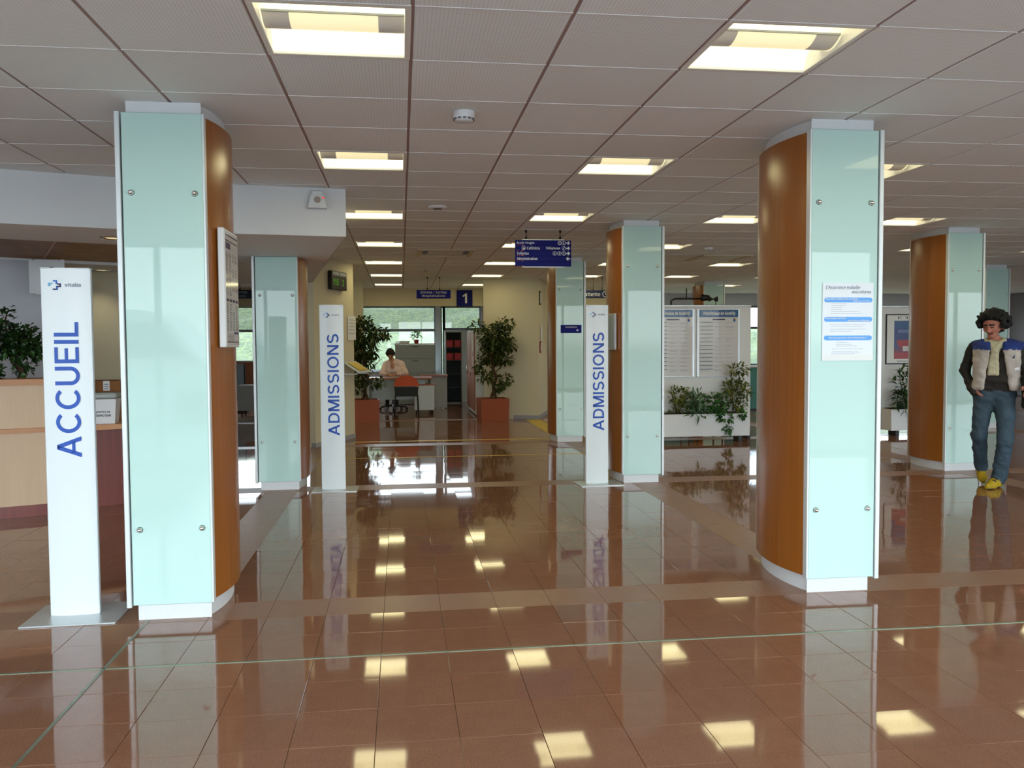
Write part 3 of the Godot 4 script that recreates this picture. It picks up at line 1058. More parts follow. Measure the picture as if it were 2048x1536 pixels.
func build_totems():
	totem("reception_board", "tall white standing board lettered ACCUEIL in blue", Vector3(-1.71, 0, -4.72), 0.03, "ACCUEIL", 0.235, 1.812, Vector3(0.46, 0.008, 0.37), 0.118, 0.70, 1.187, 0.0, 1.727)
	totem("admissions_board", "tall white ADMISSIONS board standing before the angled pier with the display", Vector3(-0.665, 0, -8.5), -0.02, "ADMISSIONS", 0.222, 1.795, Vector3(0.43, 0.008, 0.32), 0.108, 0.985, 1.025, 0.012, 1.70)
	totem("admissions_board", "tall white ADMISSIONS board standing against the column with the framed picture", Vector3(1.94, 0, -8.43), 0.06, "ADMISSIONS", 0.225, 1.79, Vector3(0.44, 0.008, 0.34), 0.115, 0.98, 1.03, 0.01, 1.70)

# ------------------------------------------------------------------ plants
func leaf(st: SurfaceTool, p: Vector3, d: Vector3, up: Vector3, l: float, w: float, c: Color):
	var s := d.cross(up).normalized()
	var n := s.cross(d).normalized()
	st.set_color(c)
	var b := p
	var m := p + d * l * 0.45 - n * w * 0.18
	var tip := p + d * l - Vector3(0, l * 0.22, 0)
	var L := p + d * l * 0.42 + s * w * 0.5
	var R := p + d * l * 0.42 - s * w * 0.5
	t3(st, b, L, m)
	t3(st, m, L, tip)
	t3(st, b, m, R)
	t3(st, m, tip, R)

func rdir(up_bias := 0.0) -> Vector3:
	var v := Vector3(rng.randf_range(-1, 1), rng.randf_range(-1, 1) + up_bias, rng.randf_range(-1, 1))
	while v.length() < 0.1 or v.length() > 1.4:
		v = Vector3(rng.randf_range(-1, 1), rng.randf_range(-1, 1) + up_bias, rng.randf_range(-1, 1))
	return v.normalized()

# clusters: [centre, radii, count]
func foliage(parent: Node3D, clusters: Array, l: float, w: float, dark: Color, light: Color, up_bias := -0.1) -> MeshInstance3D:
	var st := sb()
	for c in clusters:
		for i in c[2]:
			var o := rdir()
			var rr := pow(rng.randf(), 0.45)
			var p: Vector3 = c[0] + Vector3(o.x * c[1].x, o.y * c[1].y, o.z * c[1].z) * rr
			var d := (o * 0.8 + rdir(up_bias) * 0.8).normalized()
			leaf(st, p, d, (Vector3.UP + rdir() * 0.5).normalized(), l * rng.randf_range(0.7, 1.25), w * rng.randf_range(0.75, 1.2), dark.lerp(light, pow(rng.randf(), 1.5)))
	var o2 := part("foliage", st, M.leaf, parent)
	o2.set_meta("kind", "stuff")
	return o2

func build_reception():
	# light maple desk with a raised front
	var o := thing("reception_desk", "curved light maple reception desk with a raised front and red plinth", "desk")
	var front := [Vector2(-8.9, -6.3), Vector2(-6.5, -6.5), Vector2(-5.2, -6.78), Vector2(-4.2, -7.12), Vector2(-3.3, -7.478), Vector2(-2.96, -7.61), Vector2(-2.72, -7.72)]
	var off := func(d: float) -> Array:
		var r := []
		for i in front.size():
			var a: Vector2 = front[maxi(i - 1, 0)]
			var b: Vector2 = front[mini(i + 1, front.size() - 1)]
			var t := (b - a).normalized()
			r.append(front[i] + Vector2(-t.y, t.x) * -d * -1.0)
		return r
	var strip := func(d0: float, d1: float, y0: float, y1: float, called: String, m: Material):
		var p := PackedVector2Array(off.call(d0))
		var q: Array = off.call(d1)
		q.reverse()
		for v in q: p.append(v)
		var st := sb()
		prism(st, p, y0, y1)
		part(called, st, m, o)
	strip.call(0.0, -0.04, 0.0, 0.095, "plinth", M.mahogany)
	strip.call(0.004, -0.05, 0.095, 0.70, "front_panel", M.maple)
	strip.call(0.035, -0.62, 0.70, 0.738, "worktop", M.maple_edge)
	strip.call(0.0, -0.05, 0.738, 1.095, "upper_panel", M.maple)
	strip.call(0.03, -0.24, 1.095, 1.145, "ledge", M.maple_edge)
	# side counter with a dark red front
	var c := thing("side_counter", "lower side counter with a dark red panelled front and pale edge", "counter")
	var st := sb()
	prism(st, PackedVector2Array([Vector2(-2.72, -7.70), Vector2(-2.40, -7.86), Vector2(-1.75, -8.2), Vector2(-2.1, -8.9), Vector2(-3.05, -8.4)]), 0.692, 0.735)
	part("worktop", st, M.maple_edge, c)
	st = sb()
	prism(st, PackedVector2Array([Vector2(-2.74, -7.86), Vector2(-2.48, -8.05), Vector2(-1.85, -8.38), Vector2(-1.88, -8.43), Vector2(-2.5, -8.1), Vector2(-2.76, -7.92)]), 0.0, 0.692)
	part("front_panel", st, M.mahogany, c)
	# satisfaction survey box
	var b := thing("survey_box", "white plastic survey collection box with a domed lid on the side counter", "box", Vector3(-2.60, 0.7355, -7.98), 0.12)
	st = sb()
	var xs := 0.105
	for f in [[0.0, 0.235, 0.094, 0.112]]:
		var lo: float = f[2]
		var hi: float = f[3]
		var A := [Vector3(-lo, 0, -lo), Vector3(lo, 0, -lo), Vector3(lo, 0, lo), Vector3(-lo, 0, lo)]
		var B := [Vector3(-hi, 0.215, -hi), Vector3(hi, 0.215, -hi), Vector3(hi, 0.215, hi), Vector3(-hi, 0.215, hi)]
		for i in 4:
			var k := (i + 1) % 4
			q4(st, A[i], B[i], B[k], A[k])
		q4(st, A[0], A[1], A[2], A[3])
		q4(st, B[3], B[2], B[1], B[0])
	part("body", st, M.white_plastic, b)
	pbox("lid", Vector3(0, 0.243, 0), Vector3(0.238, 0.05, 0.238), M.cabinet_grey, b, 0.014)
	words(b, "ENQUETES DE", 0.15, 0.018, Vector3(-0.015, 0.103, 0.105), M.dark_plastic, true)
	words(b, "SATISFACTION", 0.15, 0.018, Vector3(-0.01, 0.073, 0.103), M.dark_plastic, true)
	var k2 := thing("cardboard_box", "brown cardboard box with white address labels behind the survey box", "box", Vector3(-2.70, 0.7355, -8.27), 0.0)
	pbox("carton", Vector3(0, 0.183, 0), Vector3(0.36, 0.366, 0.26), M.carton, k2, 0.004)
	pbox("address_label", Vector3(0.065, 0.32, 0.131), Vector3(0.055, 0.09, 0.001), M.paper, k2, 0)
	pbox("address_label", Vector3(0.155, 0.225, 0.131), Vector3(0.05, 0.05, 0.001), M.paper, k2, 0)
	for y in [0.335, 0.315, 0.295]:
		pbox("print_line", Vector3(0.065, y, 0.1318), Vector3(0.035, 0.007, 0.0006), M.logo_grey, k2, 0)
	for y in [0.237, 0.218]:
		pbox("print_line", Vector3(0.158, y, 0.1318), Vector3(0.03, 0.009, 0.0006), M.logo_grey, k2, 0)
	# bonsai behind the raised ledge
	var p := thing("bonsai_tree", "dark green ficus bonsai with a curved trunk behind the reception desk", "plant", Vector3(-3.47, 0.739, -8.06))
	st = sb()
	lathe(st, [Vector2(0, 0), Vector2(0.13, 0), Vector2(0.16, 0.16), Vector2(0.15, 0.16), Vector2(0.14, 0.14), Vector2(0, 0.14)], 20)
	part("pot", st, M.mahogany, p)
	st = sb()
	tube(st, [Vector3(0, 0.13, 0), Vector3(0.06, 0.25, 0.02), Vector3(0.15, 0.36, 0.02), Vector3(0.165, 0.46, 0.0), Vector3(0.10, 0.54, 0), Vector3(0.12, 0.63, 0), Vector3(0.0, 0.75, 0)], [0.05, 0.045, 0.04, 0.034, 0.034, 0.03, 0.012], 9)
	tube(st, [Vector3(0.06, 0.28, 0.0), Vector3(-0.1, 0.45, 0.05), Vector3(-0.2, 0.62, 0.03)], [0.03, 0.022, 0.01], 8)
	tube(st, [Vector3(0.05, 0.72, 0.0), Vector3(0.04, 0.9, 0.02), Vector3(0.07, 1.0, 0.02)], [0.012, 0.008, 0.004], 6)
	part("trunk", st, M.bark, p)
	foliage(p, [[Vector3(-0.05, 0.72, 0), Vector3(0.36, 0.13, 0.22), 800], [Vector3(-0.3, 0.6, 0), Vector3(0.26, 0.2, 0.2), 560], [Vector3(0.2, 0.7, 0.02), Vector3(0.14, 0.18, 0.16), 300], [Vector3(-0.12, 0.44, 0.08), Vector3(0.17, 0.1, 0.12), 240], [Vector3(0.05, 0.93, 0.02), Vector3(0.09, 0.10, 0.06), 60], [Vector3(0.2, 0.5, 0.05), Vector3(0.08, 0.06, 0.06), 26], [Vector3(-0.5, 0.5, 0.05), Vector3(0.2, 0.26, 0.12), 320]], 0.058, 0.042, Color(0.006, 0.022, 0.006), Color(0.04, 0.11, 0.02))
	# hanging information sheet at the reception wall
	var s := thing("hanging_sign", "white hanging information sheet above the reception desk with a blue mark", "sign", Vector3(-3.42, 1.93, -8.95), 0.0)
	pbox("sheet", Vector3(0, 0.165, 0), Vector3(0.33, 0.33, 0.006), M.white_plastic, s, 0.002)
	pbox("pocket", Vector3(0.03, 0.03, 0.006), Vector3(0.26, 0.08, 0.004), M.paper, s, 0.001)
	disc("printed_ring", s, Vector3(0.045, 0.21, 0.004), 0.05, 0.03, M.sign_navy)
	words(s, "Accueil", 0.09, 0.015, Vector3(-0.015, 0.075, 0.005), M.logo_grey)
	for x in [-0.12, 0.12]:
		st = sb()
		tube(st, [Vector3(x, 0.32, 0), Vector3(x, 0.338, 0)], 0.004, 6)
		part("hook", st, M.dark_plastic, s)

# ------------------------------------------------------------------ hanging signs
func rods(o: Node3D, xs: Array, y0: float, y1: float):
	for x in xs:
		var st := sb()
		tube(st, [Vector3(x, y0, 0), Vector3(x, y1, 0)], 0.004, 6)
		lathe(st, [Vector2(0, y1 - 0.03), Vector2(0.008, y1 - 0.03), Vector2(0.015, y1), Vector2(0, y1)], 10, Transform3D(Basis.IDENTITY, Vector3(x, 0, 0)))
		lathe(st, [Vector2(0.012, y0), Vector2(0.012, y0 + 0.02), Vector2(0.004, y0 + 0.035)], 10, Transform3D(Basis.IDENTITY, Vector3(x, 0, 0)))
		part("hanger", st, M.black, o)

func arrow(o: Node3D, c: Vector3, s: float, dir: float):
	var st := sb()
	var p := [Vector2(-0.5, 0.13), Vector2(0.0, 0.13), Vector2(-0.12, 0.42), Vector2(0.12, 0.42), Vector2(0.5, 0.0), Vector2(0.12, -0.42), Vector2(-0.12, -0.42), Vector2(0.0, -0.13), Vector2(-0.5, -0.13)]
	var poly := PackedVector2Array()
	for v in p: poly.append(Vector2(v.x * s * dir, v.y * s))
	var idx := Geometry2D.triangulate_polygon(poly)
	for i in range(0, idx.size(), 3):
		var a := poly[idx[i]]
		var b := poly[idx[i + 1]]
		var d := poly[idx[i + 2]]
		t3(st, Vector3(a.x, a.y, 0), Vector3(d.x, d.y, 0), Vector3(b.x, b.y, 0))
	part("arrow", st, M.sign_white, o, c)

func build_hanging_signs():
	var o := thing("direction_sign", "blue hanging direction sign listing floors, cafeteria, telephone, toilets, administration", "sign", Vector3(1.54, 2.248, -9.26), 0.0)
	var W := 0.614
	var H := 0.282
	var row := H / 5.0
	for i in 5:
		pbox("slat", Vector3(0, H - row * (i + 0.5), 0), Vector3(W, row - 0.0012, 0.02), M.sign_blue, o, 0.001)
	for y in [-0.006, H + 0.006]:
		pbox("rail", Vector3(0, y, 0), Vector3(W * 0.76, 0.012, 0.024), M.aluminium, o, 0.002)
	rods(o, [-0.187, 0.187], H + 0.012, CEIL - 2.248)
	var z := 0.0112
	var yr := func(i: int) -> float: return H - row * (i + 0.5)
	words(o, "Accès Etages", 0.195, 0.034, Vector3(-0.195, yr.call(0) - 0.003, z), M.sign_white, true)
	words(o, "Cafétéria", 0.14, 0.032, Vector3(-0.11, yr.call(1), z), M.sign_white, true)
	words(o, "Téléphone", 0.155, 0.036, Vector3(0.105, yr.call(1) - 0.003, z), M.sign_white, true)
	words(o, "Toilettes", 0.13, 0.03, Vector3(-0.225, yr.call(2), z), M.sign_white, true)
	words(o, "Administration", 0.225, 0.03, Vector3(-0.178, yr.call(3), z), M.sign_white, true)
	for i in 4:
		arrow(o, Vector3(0.272, yr.call(i), z), 0.046, 1.0 if i < 3 else -1.0)
	for a in [[0, 0.18, "logo_light"], [0, 0.225, ""], [1, 0.225, ""], [2, 0.125, ""], [2, 0.175, ""], [2, 0.225, ""], [1, -0.215, ""]]:
		disc("pictogram_ring", o, Vector3(a[1], yr.call(a[0]), z), 0.0225, 0.0185, M.sign_white, 0.001)
	disc("pictogram", o, Vector3(0.18, yr.call(0), z), 0.0185, 0.0, M.logo_grey, 0.0008)
	for a in [[0, 0.225], [2, 0.125], [2, 0.175], [2, 0.225]]:
		disc("pictogram", o, Vector3(a[1], yr.call(a[0]) + 0.010, z), 0.0035, 0.0, M.sign_white, 0.001)
		pbox("pictogram", Vector3(a[1], yr.call(a[0]) - 0.003, z), Vector3(0.009, 0.018, 0.001), M.sign_white, o, 0)
	disc("pictogram", o, Vector3(-0.213, yr.call(1) - 0.004, z), 0.011, 0.0, M.sign_white, 0.001)
	var rc := pbox("pictogram", Vector3(0.225, yr.call(1), z), Vector3(0.008, 0.032, 0.001), M.sign_white, o, 0)
	rc.rotation.z = -0.7
	for i in 5:
		var y := H - row * (i + 1) + 0.003
		pbox("colour_mark", Vector3(-0.277, y, z), Vector3(0.026, 0.006, 0.001), M.sign_pink, o, 0)
		pbox("colour_mark", Vector3(-0.229, y, z), Vector3(0.026, 0.006, 0.001), M.sign_orange, o, 0)
	# far signs
	o = thing("office_sign", "blue hanging sign for hospital entries and exits before the lintel with number one", "sign", Vector3(0.60, 2.245, -15.8))
	pbox("panel", Vector3(0, 0.08, 0), Vector3(0.62, 0.158, 0.02), M.sign_blue, o, 0.002)
	words(o, "Entrées / Sorties", 0.47, 0.05, Vector3(0, 0.117, 0.0112), M.sign_white)
	words(o, "Hospitalisations", 0.42, 0.055, Vector3(0, 0.045, 0.0112), M.sign_white)
	rods(o, [-0.11, 0.11], 0.16, CEIL - 2.245)
	o = thing("office_sign", "dark blue entries and exits sign above the second office, left of the pier", "sign", Vector3(-2.93, 2.24, -15.8))
	pbox("panel", Vector3(0, 0.08, 0), Vector3(0.62, 0.158, 0.02), M.sign_navy, o, 0.002)
	words(o, "Entrées / Sorties", 0.47, 0.05, Vector3(0, 0.117, 0.0112), M.sign_white)
	words(o, "Hospitalisations", 0.42, 0.055, Vector3(0, 0.045, 0.0112), M.sign_white)
	rods(o, [-0.11, 0.11], 0.16, CEIL - 2.24)
	o = thing("number_sign", "square blue sign with a white number 1 on the office lintel", "sign", Vector3(1.40, 2.24, -18.97))
	pbox("panel", Vector3(0, 0.18, 0), Vector3(0.345, 0.36, 0.02), M.sign_blue, o, 0.002)
	words(o, "1", 0.105, 0.215, Vector3(0, 0.18, 0.0112), M.sign_white, true)
	o = thing("waiting_room_sign", "navy hanging waiting room sign between two columns", "sign", Vector3(3.46, 2.258, -15.75))
	pbox("panel", Vector3(0, 0.07, 0), Vector3(0.86, 0.15, 0.02), M.sign_navy, o, 0.002)
	words(o, "Salle d'attente", 0.58, 0.07, Vector3(-0.06, 0.07, 0.0112), M.sign_white)
	disc("pictogram_ring", o, Vector3(0.33, 0.07, 0.0112), 0.058, 0.047, M.sign_white)
	pbox("pictogram", Vector3(0.33, 0.085, 0.0112), Vector3(0.01, 0.045, 0.001), M.sign_white, o, 0)
	pbox("pictogram", Vector3(0.345, 0.065, 0.0112), Vector3(0.035, 0.01, 0.001), M.sign_white, o, 0)
	rods(o, [0.1, 0.27], 0.145, CEIL - 2.258)

# ------------------------------------------------------------------ things on the ceiling
func build_ceiling_devices():
	for a in [[Vector3(0.343, CEIL, -4.60), "white round smoke detector on the ceiling tile before the direction sign"], [Vector3(3.93, CEIL, -10.69), "small white smoke detector on the ceiling over the notice board"]]:
		var o := thing("smoke_detector", a[1], "smoke detector", a[0])
		var st := sb()
		lathe(st, [Vector2(0.0, -0.001), Vector2(0.056, -0.001), Vector2(0.058, -0.016), Vector2(0.055, -0.018)], 28)
		part("base_ring", st, M.white_plastic, o)
		st = sb()
		lathe(st, [Vector2(0.055, -0.018), Vector2(0.056, -0.030), Vector2(0.049, -0.048), Vector2(0.036, -0.054), Vector2(0, -0.056)], 28)
		part("cap", st, M.white_plastic, o)
		for k in 12:
			var an := TAU * k / 12.0
			var v := pbox("vent_slot", Vector3(cos(an) * 0.0535, -0.043, sin(an) * 0.0535), Vector3(0.006, 0.008, 0.016), M.frame_grey, o, 0)
			v.rotation.y = -an
	for a in [[Vector3(0.337, CEIL, -7.75), "oval white ceiling vent with a dark grille over the aisle", 0.08], [Vector3(0.42, CEIL, -14.2), "dark little ceiling vent near the office sign", 0.07]]:
		var o := thing("ceiling_vent", a[1], "vent", a[0])
		var st := sb()
		lathe(st, [Vector2(a[2], 0.0), Vector2(a[2] * 0.98, -0.012), Vector2(a[2] * 0.6, -0.024), Vector2(a[2] * 0.5, -0.02)], 24)
		part("rim", st, M.white_plastic, o)
		st = sb()
		lathe(st, [Vector2(0, -0.02), Vector2(a[2] * 0.56, -0.02)], 20)
		part("opening", st, M.black, o)
		for k in 4:
			pbox("slat", Vector3(-0.03 + k * 0.02, -0.026, 0), Vector3(0.004, 0.008, a[2] * 0.9), M.dark_plastic, o, 0)
	for a in [[Vector3(0.6, CEIL, -11.62), "cream framed ceiling ventilation panel in the middle of the aisle"], [Vector3(4.56, CEIL, -12.05), "pale square ceiling access panel above the notice board"]]:
		var o := thing("ceiling_panel", a[1], "ceiling panel", a[0])
		var st := sb()
		for s in [[Vector3(0, -0.008, 0.40), Vector3(0.74, 0.016, 0.06)], [Vector3(0, -0.008, -0.40), Vector3(0.74, 0.016, 0.06)], [Vector3(0.34, -0.008, 0), Vector3(0.06, 0.016, 0.74)], [Vector3(-0.34, -0.008, 0), Vector3(0.06, 0.016, 0.74)]]:
			bx(st, s[0], s[1], 0.003)
		part("frame", st, M.wall_cream, o)
		pbox("insert", Vector3(0, -0.003, 0), Vector3(0.6, 0.006, 0.7), M.lamp_white, o, 0)
		if a[0].x < 1:
			for x in [-0.27, 0.27]:
				pbox("outlet", Vector3(x, -0.012, 0.1), Vector3(0.07, 0.012, 0.3), M.frame_grey, o, 0.002)
	# camera on the bulkhead
	var o := thing("wall_detector", "small white motion detector with a red light on the bulkhead", "detector", Vector3(-0.636, 2.545, -6.938), 0.08)
	pbox("bracket", Vector3(0, 0.045, 0.03), Vector3(0.09, 0.045, 0.06), M.white_plastic, o, 0.008)
	var st := sb()
	prism(st, PackedVector2Array([Vector2(-0.05, -0.03), Vector2(0.05, -0.03), Vector2(0.072, 0.07), Vector2(-0.072, 0.07)]), 0.02, 0.075)
	var bd := part("housing", st, M.white_plastic, o)
	bd.rotation.x = PI / 2
	disc("lens", o, Vector3(0, -0.008, 0.075), 0.026, 0.0, M.chrome, 0.006)
	var red := mat("indicator_red", Color(0.8, 0.1, 0.08), 0.4)
	red.emission_enabled = true
	red.emission = Color(1, 0.15, 0.1)
	red.emission_energy_multiplier = 1.2
	pbox("indicator_light", Vector3(0.045, 0.008, 0.077), Vector3(0.012, 0.010, 0.004), red, o, 0.001)

# ------------------------------------------------------------------ printed sheets
func lines_tex(w: int, h: int, base: Color, fn: Callable) -> ImageTexture:
	var im := Image.create(w, h, false, Image.FORMAT_RGB8)
	im.fill(base)
	fn.call(im)
	return ImageTexture.create_from_image(im)

func sheet_mat(key: String, t: Texture2D, rough := 0.5) -> StandardMaterial3D:
	var m := mat(key, Color(1, 1, 1), rough)
	m.albedo_texture = t
	return m

# a printed rectangle facing +z with uv over its front
func sheet(called: String, parent: Node3D, c: Vector3, w: float, h: float, th: float, m: Material) -> MeshInstance3D:
	var st := sb()
	var v := [Vector3(-w / 2, -h / 2, th / 2), Vector3(-w / 2, h / 2, th / 2), Vector3(w / 2, h / 2, th / 2), Vector3(w / 2, -h / 2, th / 2)]
	var uv := [Vector2(0, 1), Vector2(0, 0), Vector2(1, 0), Vector2(1, 1)]
	for i in [0, 1, 2, 0, 2, 3]:
		st.set_uv(uv[i])
		st.add_vertex(v[i])
	st.set_uv(Vector2(0.005, 0.005))
	var b := []
	for p in v: b.append(Vector3(p.x, p.y, -th / 2))
	q4(st, b[3], b[2], b[1], b[0])
	for i in 4:
		var k := (i + 1) % 4
		q4(st, v[k], v[i], b[i], b[k])
	return part(called, st, m, parent, c)

func fake_text(im: Image, x0: int, x1: int, y: int, th: int, c: Color, r: RandomNumberGenerator):
	var x := x0
	while x < x1:
		var l := r.randi_range(4, 16)
		im.fill_rect(Rect2i(x, y, mini(l, x1 - x), th), c)
		x += l + r.randi_range(2, 4)

func build_wall_items():
	var r := RandomNumberGenerator.new()
	r.seed = 5
	# framed notice panel on the first column, facing the aisle
	var t := lines_tex(256, 480, Color(0.83, 0.82, 0.83), func(im: Image):
		im.fill_rect(Rect2i(6, 12, 244, 6), Color(0.2, 0.2, 0.25))
		im.fill_rect(Rect2i(6, 36, 244, 5), Color(0.3, 0.3, 0.36))
		im.fill_rect(Rect2i(12, 46, 90, 26), Color(0.2, 0.2, 0.42))
		for col in 4:
			for k in 26:
				var y := 90 + k * 7
				if col > 1 and k % 9 > 4: continue
				fake_text(im, 14 + col * 60, 40 + col * 60 + r.randi_range(0, 20), y, 3, Color(0.32, 0.32, 0.38), r)
			im.fill_rect(Rect2i(12 + col * 60, 284, 44, 12), Color(0.18, 0.2, 0.42))
			for k in 17:
				var y := 304 + k * 7
				if col == 2 and k < 5: continue
				fake_text(im, 14 + col * 60, 40 + col * 60 + r.randi_range(0, 18), y, 3, Color(0.36, 0.36, 0.40), r)
		for k in 7:
			fake_text(im, 24, 150, 434 + k * 5, 2, Color(0.4, 0.4, 0.44), r)
		im.fill_rect(Rect2i(150, 424, 90, 10), Color(0.18, 0.2, 0.42))
		im.fill_rect(Rect2i(6, 466, 244, 4), Color(0.3, 0.3, 0.36)))
	var o := thing("framed_notice", "white framed notice panel fixed to the cherry wood of a column", "notice", Vector3(-0.925, 1.715, -4.85), PI / 2)
	pbox("frame", Vector3(0, 0, 0), Vector3(0.37, 0.625, 0.034), M.white_plastic, o, 0.004)
	var pm := sheet_mat("notice_print", t, 0.08)
	sheet("print", o, Vector3(0, 0, 0.0175), 0.345, 0.60, 0.003, pm)
	# paper notice on the second column's glass
	o = thing("paper_notice", "white paper notice with three blue headings taped to the column glass", "notice", Vector3(2.461, 1.524, -4.509))
	t = lines_tex(512, 768, Color(0.90, 0.92, 0.94), func(im: Image):
		for a in [[90, 205, 12], [90, 224, 12], [90, 243, 9], [90, 262, 9], [85, 281, 24], [85, 300, 26]]:
			fake_text(im, a[0], a[0] + a[2] * 12, a[1], 4, Color(0.62, 0.64, 0.70), r)
		for a in [[80, 410, 430], [75, 430, 410], [80, 455, 440], [75, 475, 300], [140, 585, 260], [140, 604, 300], [140, 622, 350], [100, 650, 410], [95, 676, 370], [95, 688, 385], [95, 700, 330]]:
			fake_text(im, a[0], a[2], a[1], 4, Color(0.66, 0.68, 0.74), r)
		fake_text(im, 430, 480, 715, 5, Color(0.5, 0.7, 0.85), r))
	sheet("sheet", o, Vector3(0, 0, 0), 0.300, 0.432, 0.001, sheet_mat("insurance_print", t, 0.6))
	pbox("bottom_strip", Vector3(0, -0.2, 0.001), Vector3(0.302, 0.030, 0.001), M.paper, o, 0)
	words(o, "L'Assurance maladie", 0.20, 0.020, Vector3(-0.03, 0.190, 0.0006), M.logo_grey)
	words(o, "vous informe", 0.115, 0.018, Vector3(0.078, 0.165, 0.0006), M.logo_grey)
	mat("notice_blue", Color(0.36, 0.64, 0.92), 0.5)
	for a in [[0.12, "Vous êtes victime d'un accident", 0.19, "causé par un tiers", 0.10], [0.013, "Aux termes de la loi", 0.12, "vous devez en informer", 0.13], [-0.09, "Où vous procurer cette déclaration ?", 0.22, "", 0.0]]:
		var st := sb()
		var w := 0.284
		var h := 0.027
		var poly := []
		for k in 9: poly.append(Vector3(w / 2 - h / 2 + cos(-PI / 2 + PI * k / 8.0) * h / 2, sin(-PI / 2 + PI * k / 8.0) * h / 2, 0))
		for k in 9: poly.append(Vector3(-w / 2 + h / 2 + cos(PI / 2 + PI * k / 8.0) * h / 2, sin(PI / 2 + PI * k / 8.0) * h / 2, 0))
		for k in range(1, poly.size() - 1): t3(st, poly[0], poly[k + 1], poly[k])
		part("heading_bar", st, M.notice_blue, o, Vector3(0.002, a[0], 0.0009))
		if a[3] != "":
			words(o, a[1], a[2], 0.0085, Vector3(-0.133 + a[2] / 2, a[0] + 0.006, 0.001), M.paper, true)
			words(o, a[3], a[4], 0.0085, Vector3(0.128 - a[4] / 2, a[0] - 0.006, 0.001), M.paper, true)
		else:
			words(o, a[1], a[2], 0.011, Vector3(0, a[0], 0.001), M.paper, true)
	# framed picture on the third column's wood (its edge and a slice of its face show)
	o = thing("framed_picture", "silver framed picture hanging on the wood of the column by the admissions board", "picture", Vector3(2.135, 1.53, -8.68), -PI / 2 + 0.16)
	pbox("frame", Vector3(0, 0, 0), Vector3(0.30, 0.37, 0.025), M.aluminium, o, 0.003)
	pbox("picture", Vector3(0, 0, 0.0135), Vector3(0.26, 0.33, 0.003), M.desk_blue_grey, o, 0)
	# direction plate on the far column
	o = thing("direction_plate", "small navy direction plate with an arrow on a far column's glass", "sign", Vector3(2.41, 1.62, -12.09))
	pbox("plate", Vector3(0, 0, 0), Vector3(0.30, 0.115, 0.008), M.sign_blue, o, 0.001)
	words(o, "Consultations", 0.17, 0.025, Vector3(0.0, 0.03, 0.0046), M.sign_white)
	arrow(o, Vector3(0.09, -0.018, 0.0048), 0.035, 1.0)
	# queue display on the angled pier
	var ang := atan2(0.471, 1.204)
	o = thing("queue_display", "black digital queue display with green figures on the angled pier", "display", Vector3(-0.925, 2.205, -12.69), PI / 2 - ang)
	pbox("case", Vector3(0, 0.13, 0.03), Vector3(0.50, 0.265, 0.06), M.black, o, 0.006)
	pbox("header", Vector3(0, 0.225, 0.061), Vector3(0.47, 0.06, 0.003), M.metal_grey, o, 0)
	words(o, "NUMERO", 0.18, 0.035, Vector3(-0.12, 0.225, 0.063), M.sign_white, true)
	words(o, "BUREAU", 0.18, 0.035, Vector3(0.12, 0.225, 0.063), M.sign_white, true)
	var led := mat("display_led", Color(0.2, 0.45, 0.05), 0.4)
	led.emission_enabled = true
	led.emission = Color(0.32, 0.62, 0.06)
	led.emission_energy_multiplier = 0.4
	for a in [["115", -0.12, 0.17], ["2", 0.12, 0.05]]:
		words(o, a[0], a[2], 0.09, Vector3(a[1], 0.105, 0.061), led, true, Vector3.ZERO, "display_digits")
	# paper and brochure ledge on the pier
	o = thing("paper_sheet", "white paper sheet stuck to the pier below the queue display", "paper", Vector3(-0.735, 1.665, -13.18), PI / 2 - ang)
	pbox("sheet", Vector3(0, 0, 0.004), Vector3(0.28, 0.36, 0.002), M.paper, o, 0)
	for k in 5:
		pbox("print_line", Vector3(0, 0.12 - k * 0.05, 0.0055), Vector3(0.2, 0.006, 0.0006), M.logo_grey, o, 0)
	o = thing("brochure_ledge", "small sloping brochure ledge with a yellow leaflet on the pier", "shelf", Vector3(-0.77, 1.0, -13.05), PI / 2 - ang)
	var st := sb()
	for x in [-0.2, 0.2]:
		st = sb()
		prism(st, PackedVector2Array([Vector2(0, 0), Vector2(0.22, 0), Vector2(0.0, 0.22)]), -0.008, 0.008)
		var br := part("bracket", st, M.cabinet_pale, o, Vector3(x, -0.02, 0.0))
		br.rotation = Vector3(0, 0, 0)
	var bd := pbox("board", Vector3(0, 0.08, 0.13), Vector3(0.46, 0.012, 0.30), M.cabinet_pale, o, 0.002)
	bd.rotation.x = 0.55
	var lf := pbox("leaflet", Vector3(0, 0.095, 0.14), Vector3(0.30, 0.004, 0.22), M.yellow_tape, o, 0.001)
	lf.rotation.x = 0.55
	# notices on the side of the cream wall block
	var wa := atan2(0.5, 1.72)
	var dirv := Vector3(0.5, 0, -1.72).normalized()
	for a in [[0.14, 2.27, 0.16, 0.26, "black_frame", "black framed notice high on the side of the cream wall", "dark_plastic"], [0.16, 1.35, 0.14, 0.22, "notice_sheet", "small red and white safety notice on the side of the cream wall", "binder_red"], [0.30, 1.62, 0.16, 0.3, "notice_sheet", "white sheet on the side of the cream wall above the safety notice", "paper"]]:
		var p: Vector3 = Vector3(2.556, a[1], -15.88) + dirv * a[0]
		o = thing(a[4], a[5], "notice", p, PI / 2 - wa)
		pbox("backing", Vector3(0, 0, 0.01), Vector3(a[2], a[3], 0.016), M[a[6]], o, 0.002)
		pbox("print", Vector3(0, 0, 0.019), Vector3(a[2] * 0.75, a[3] * 0.72, 0.002), M.paper, o, 0)

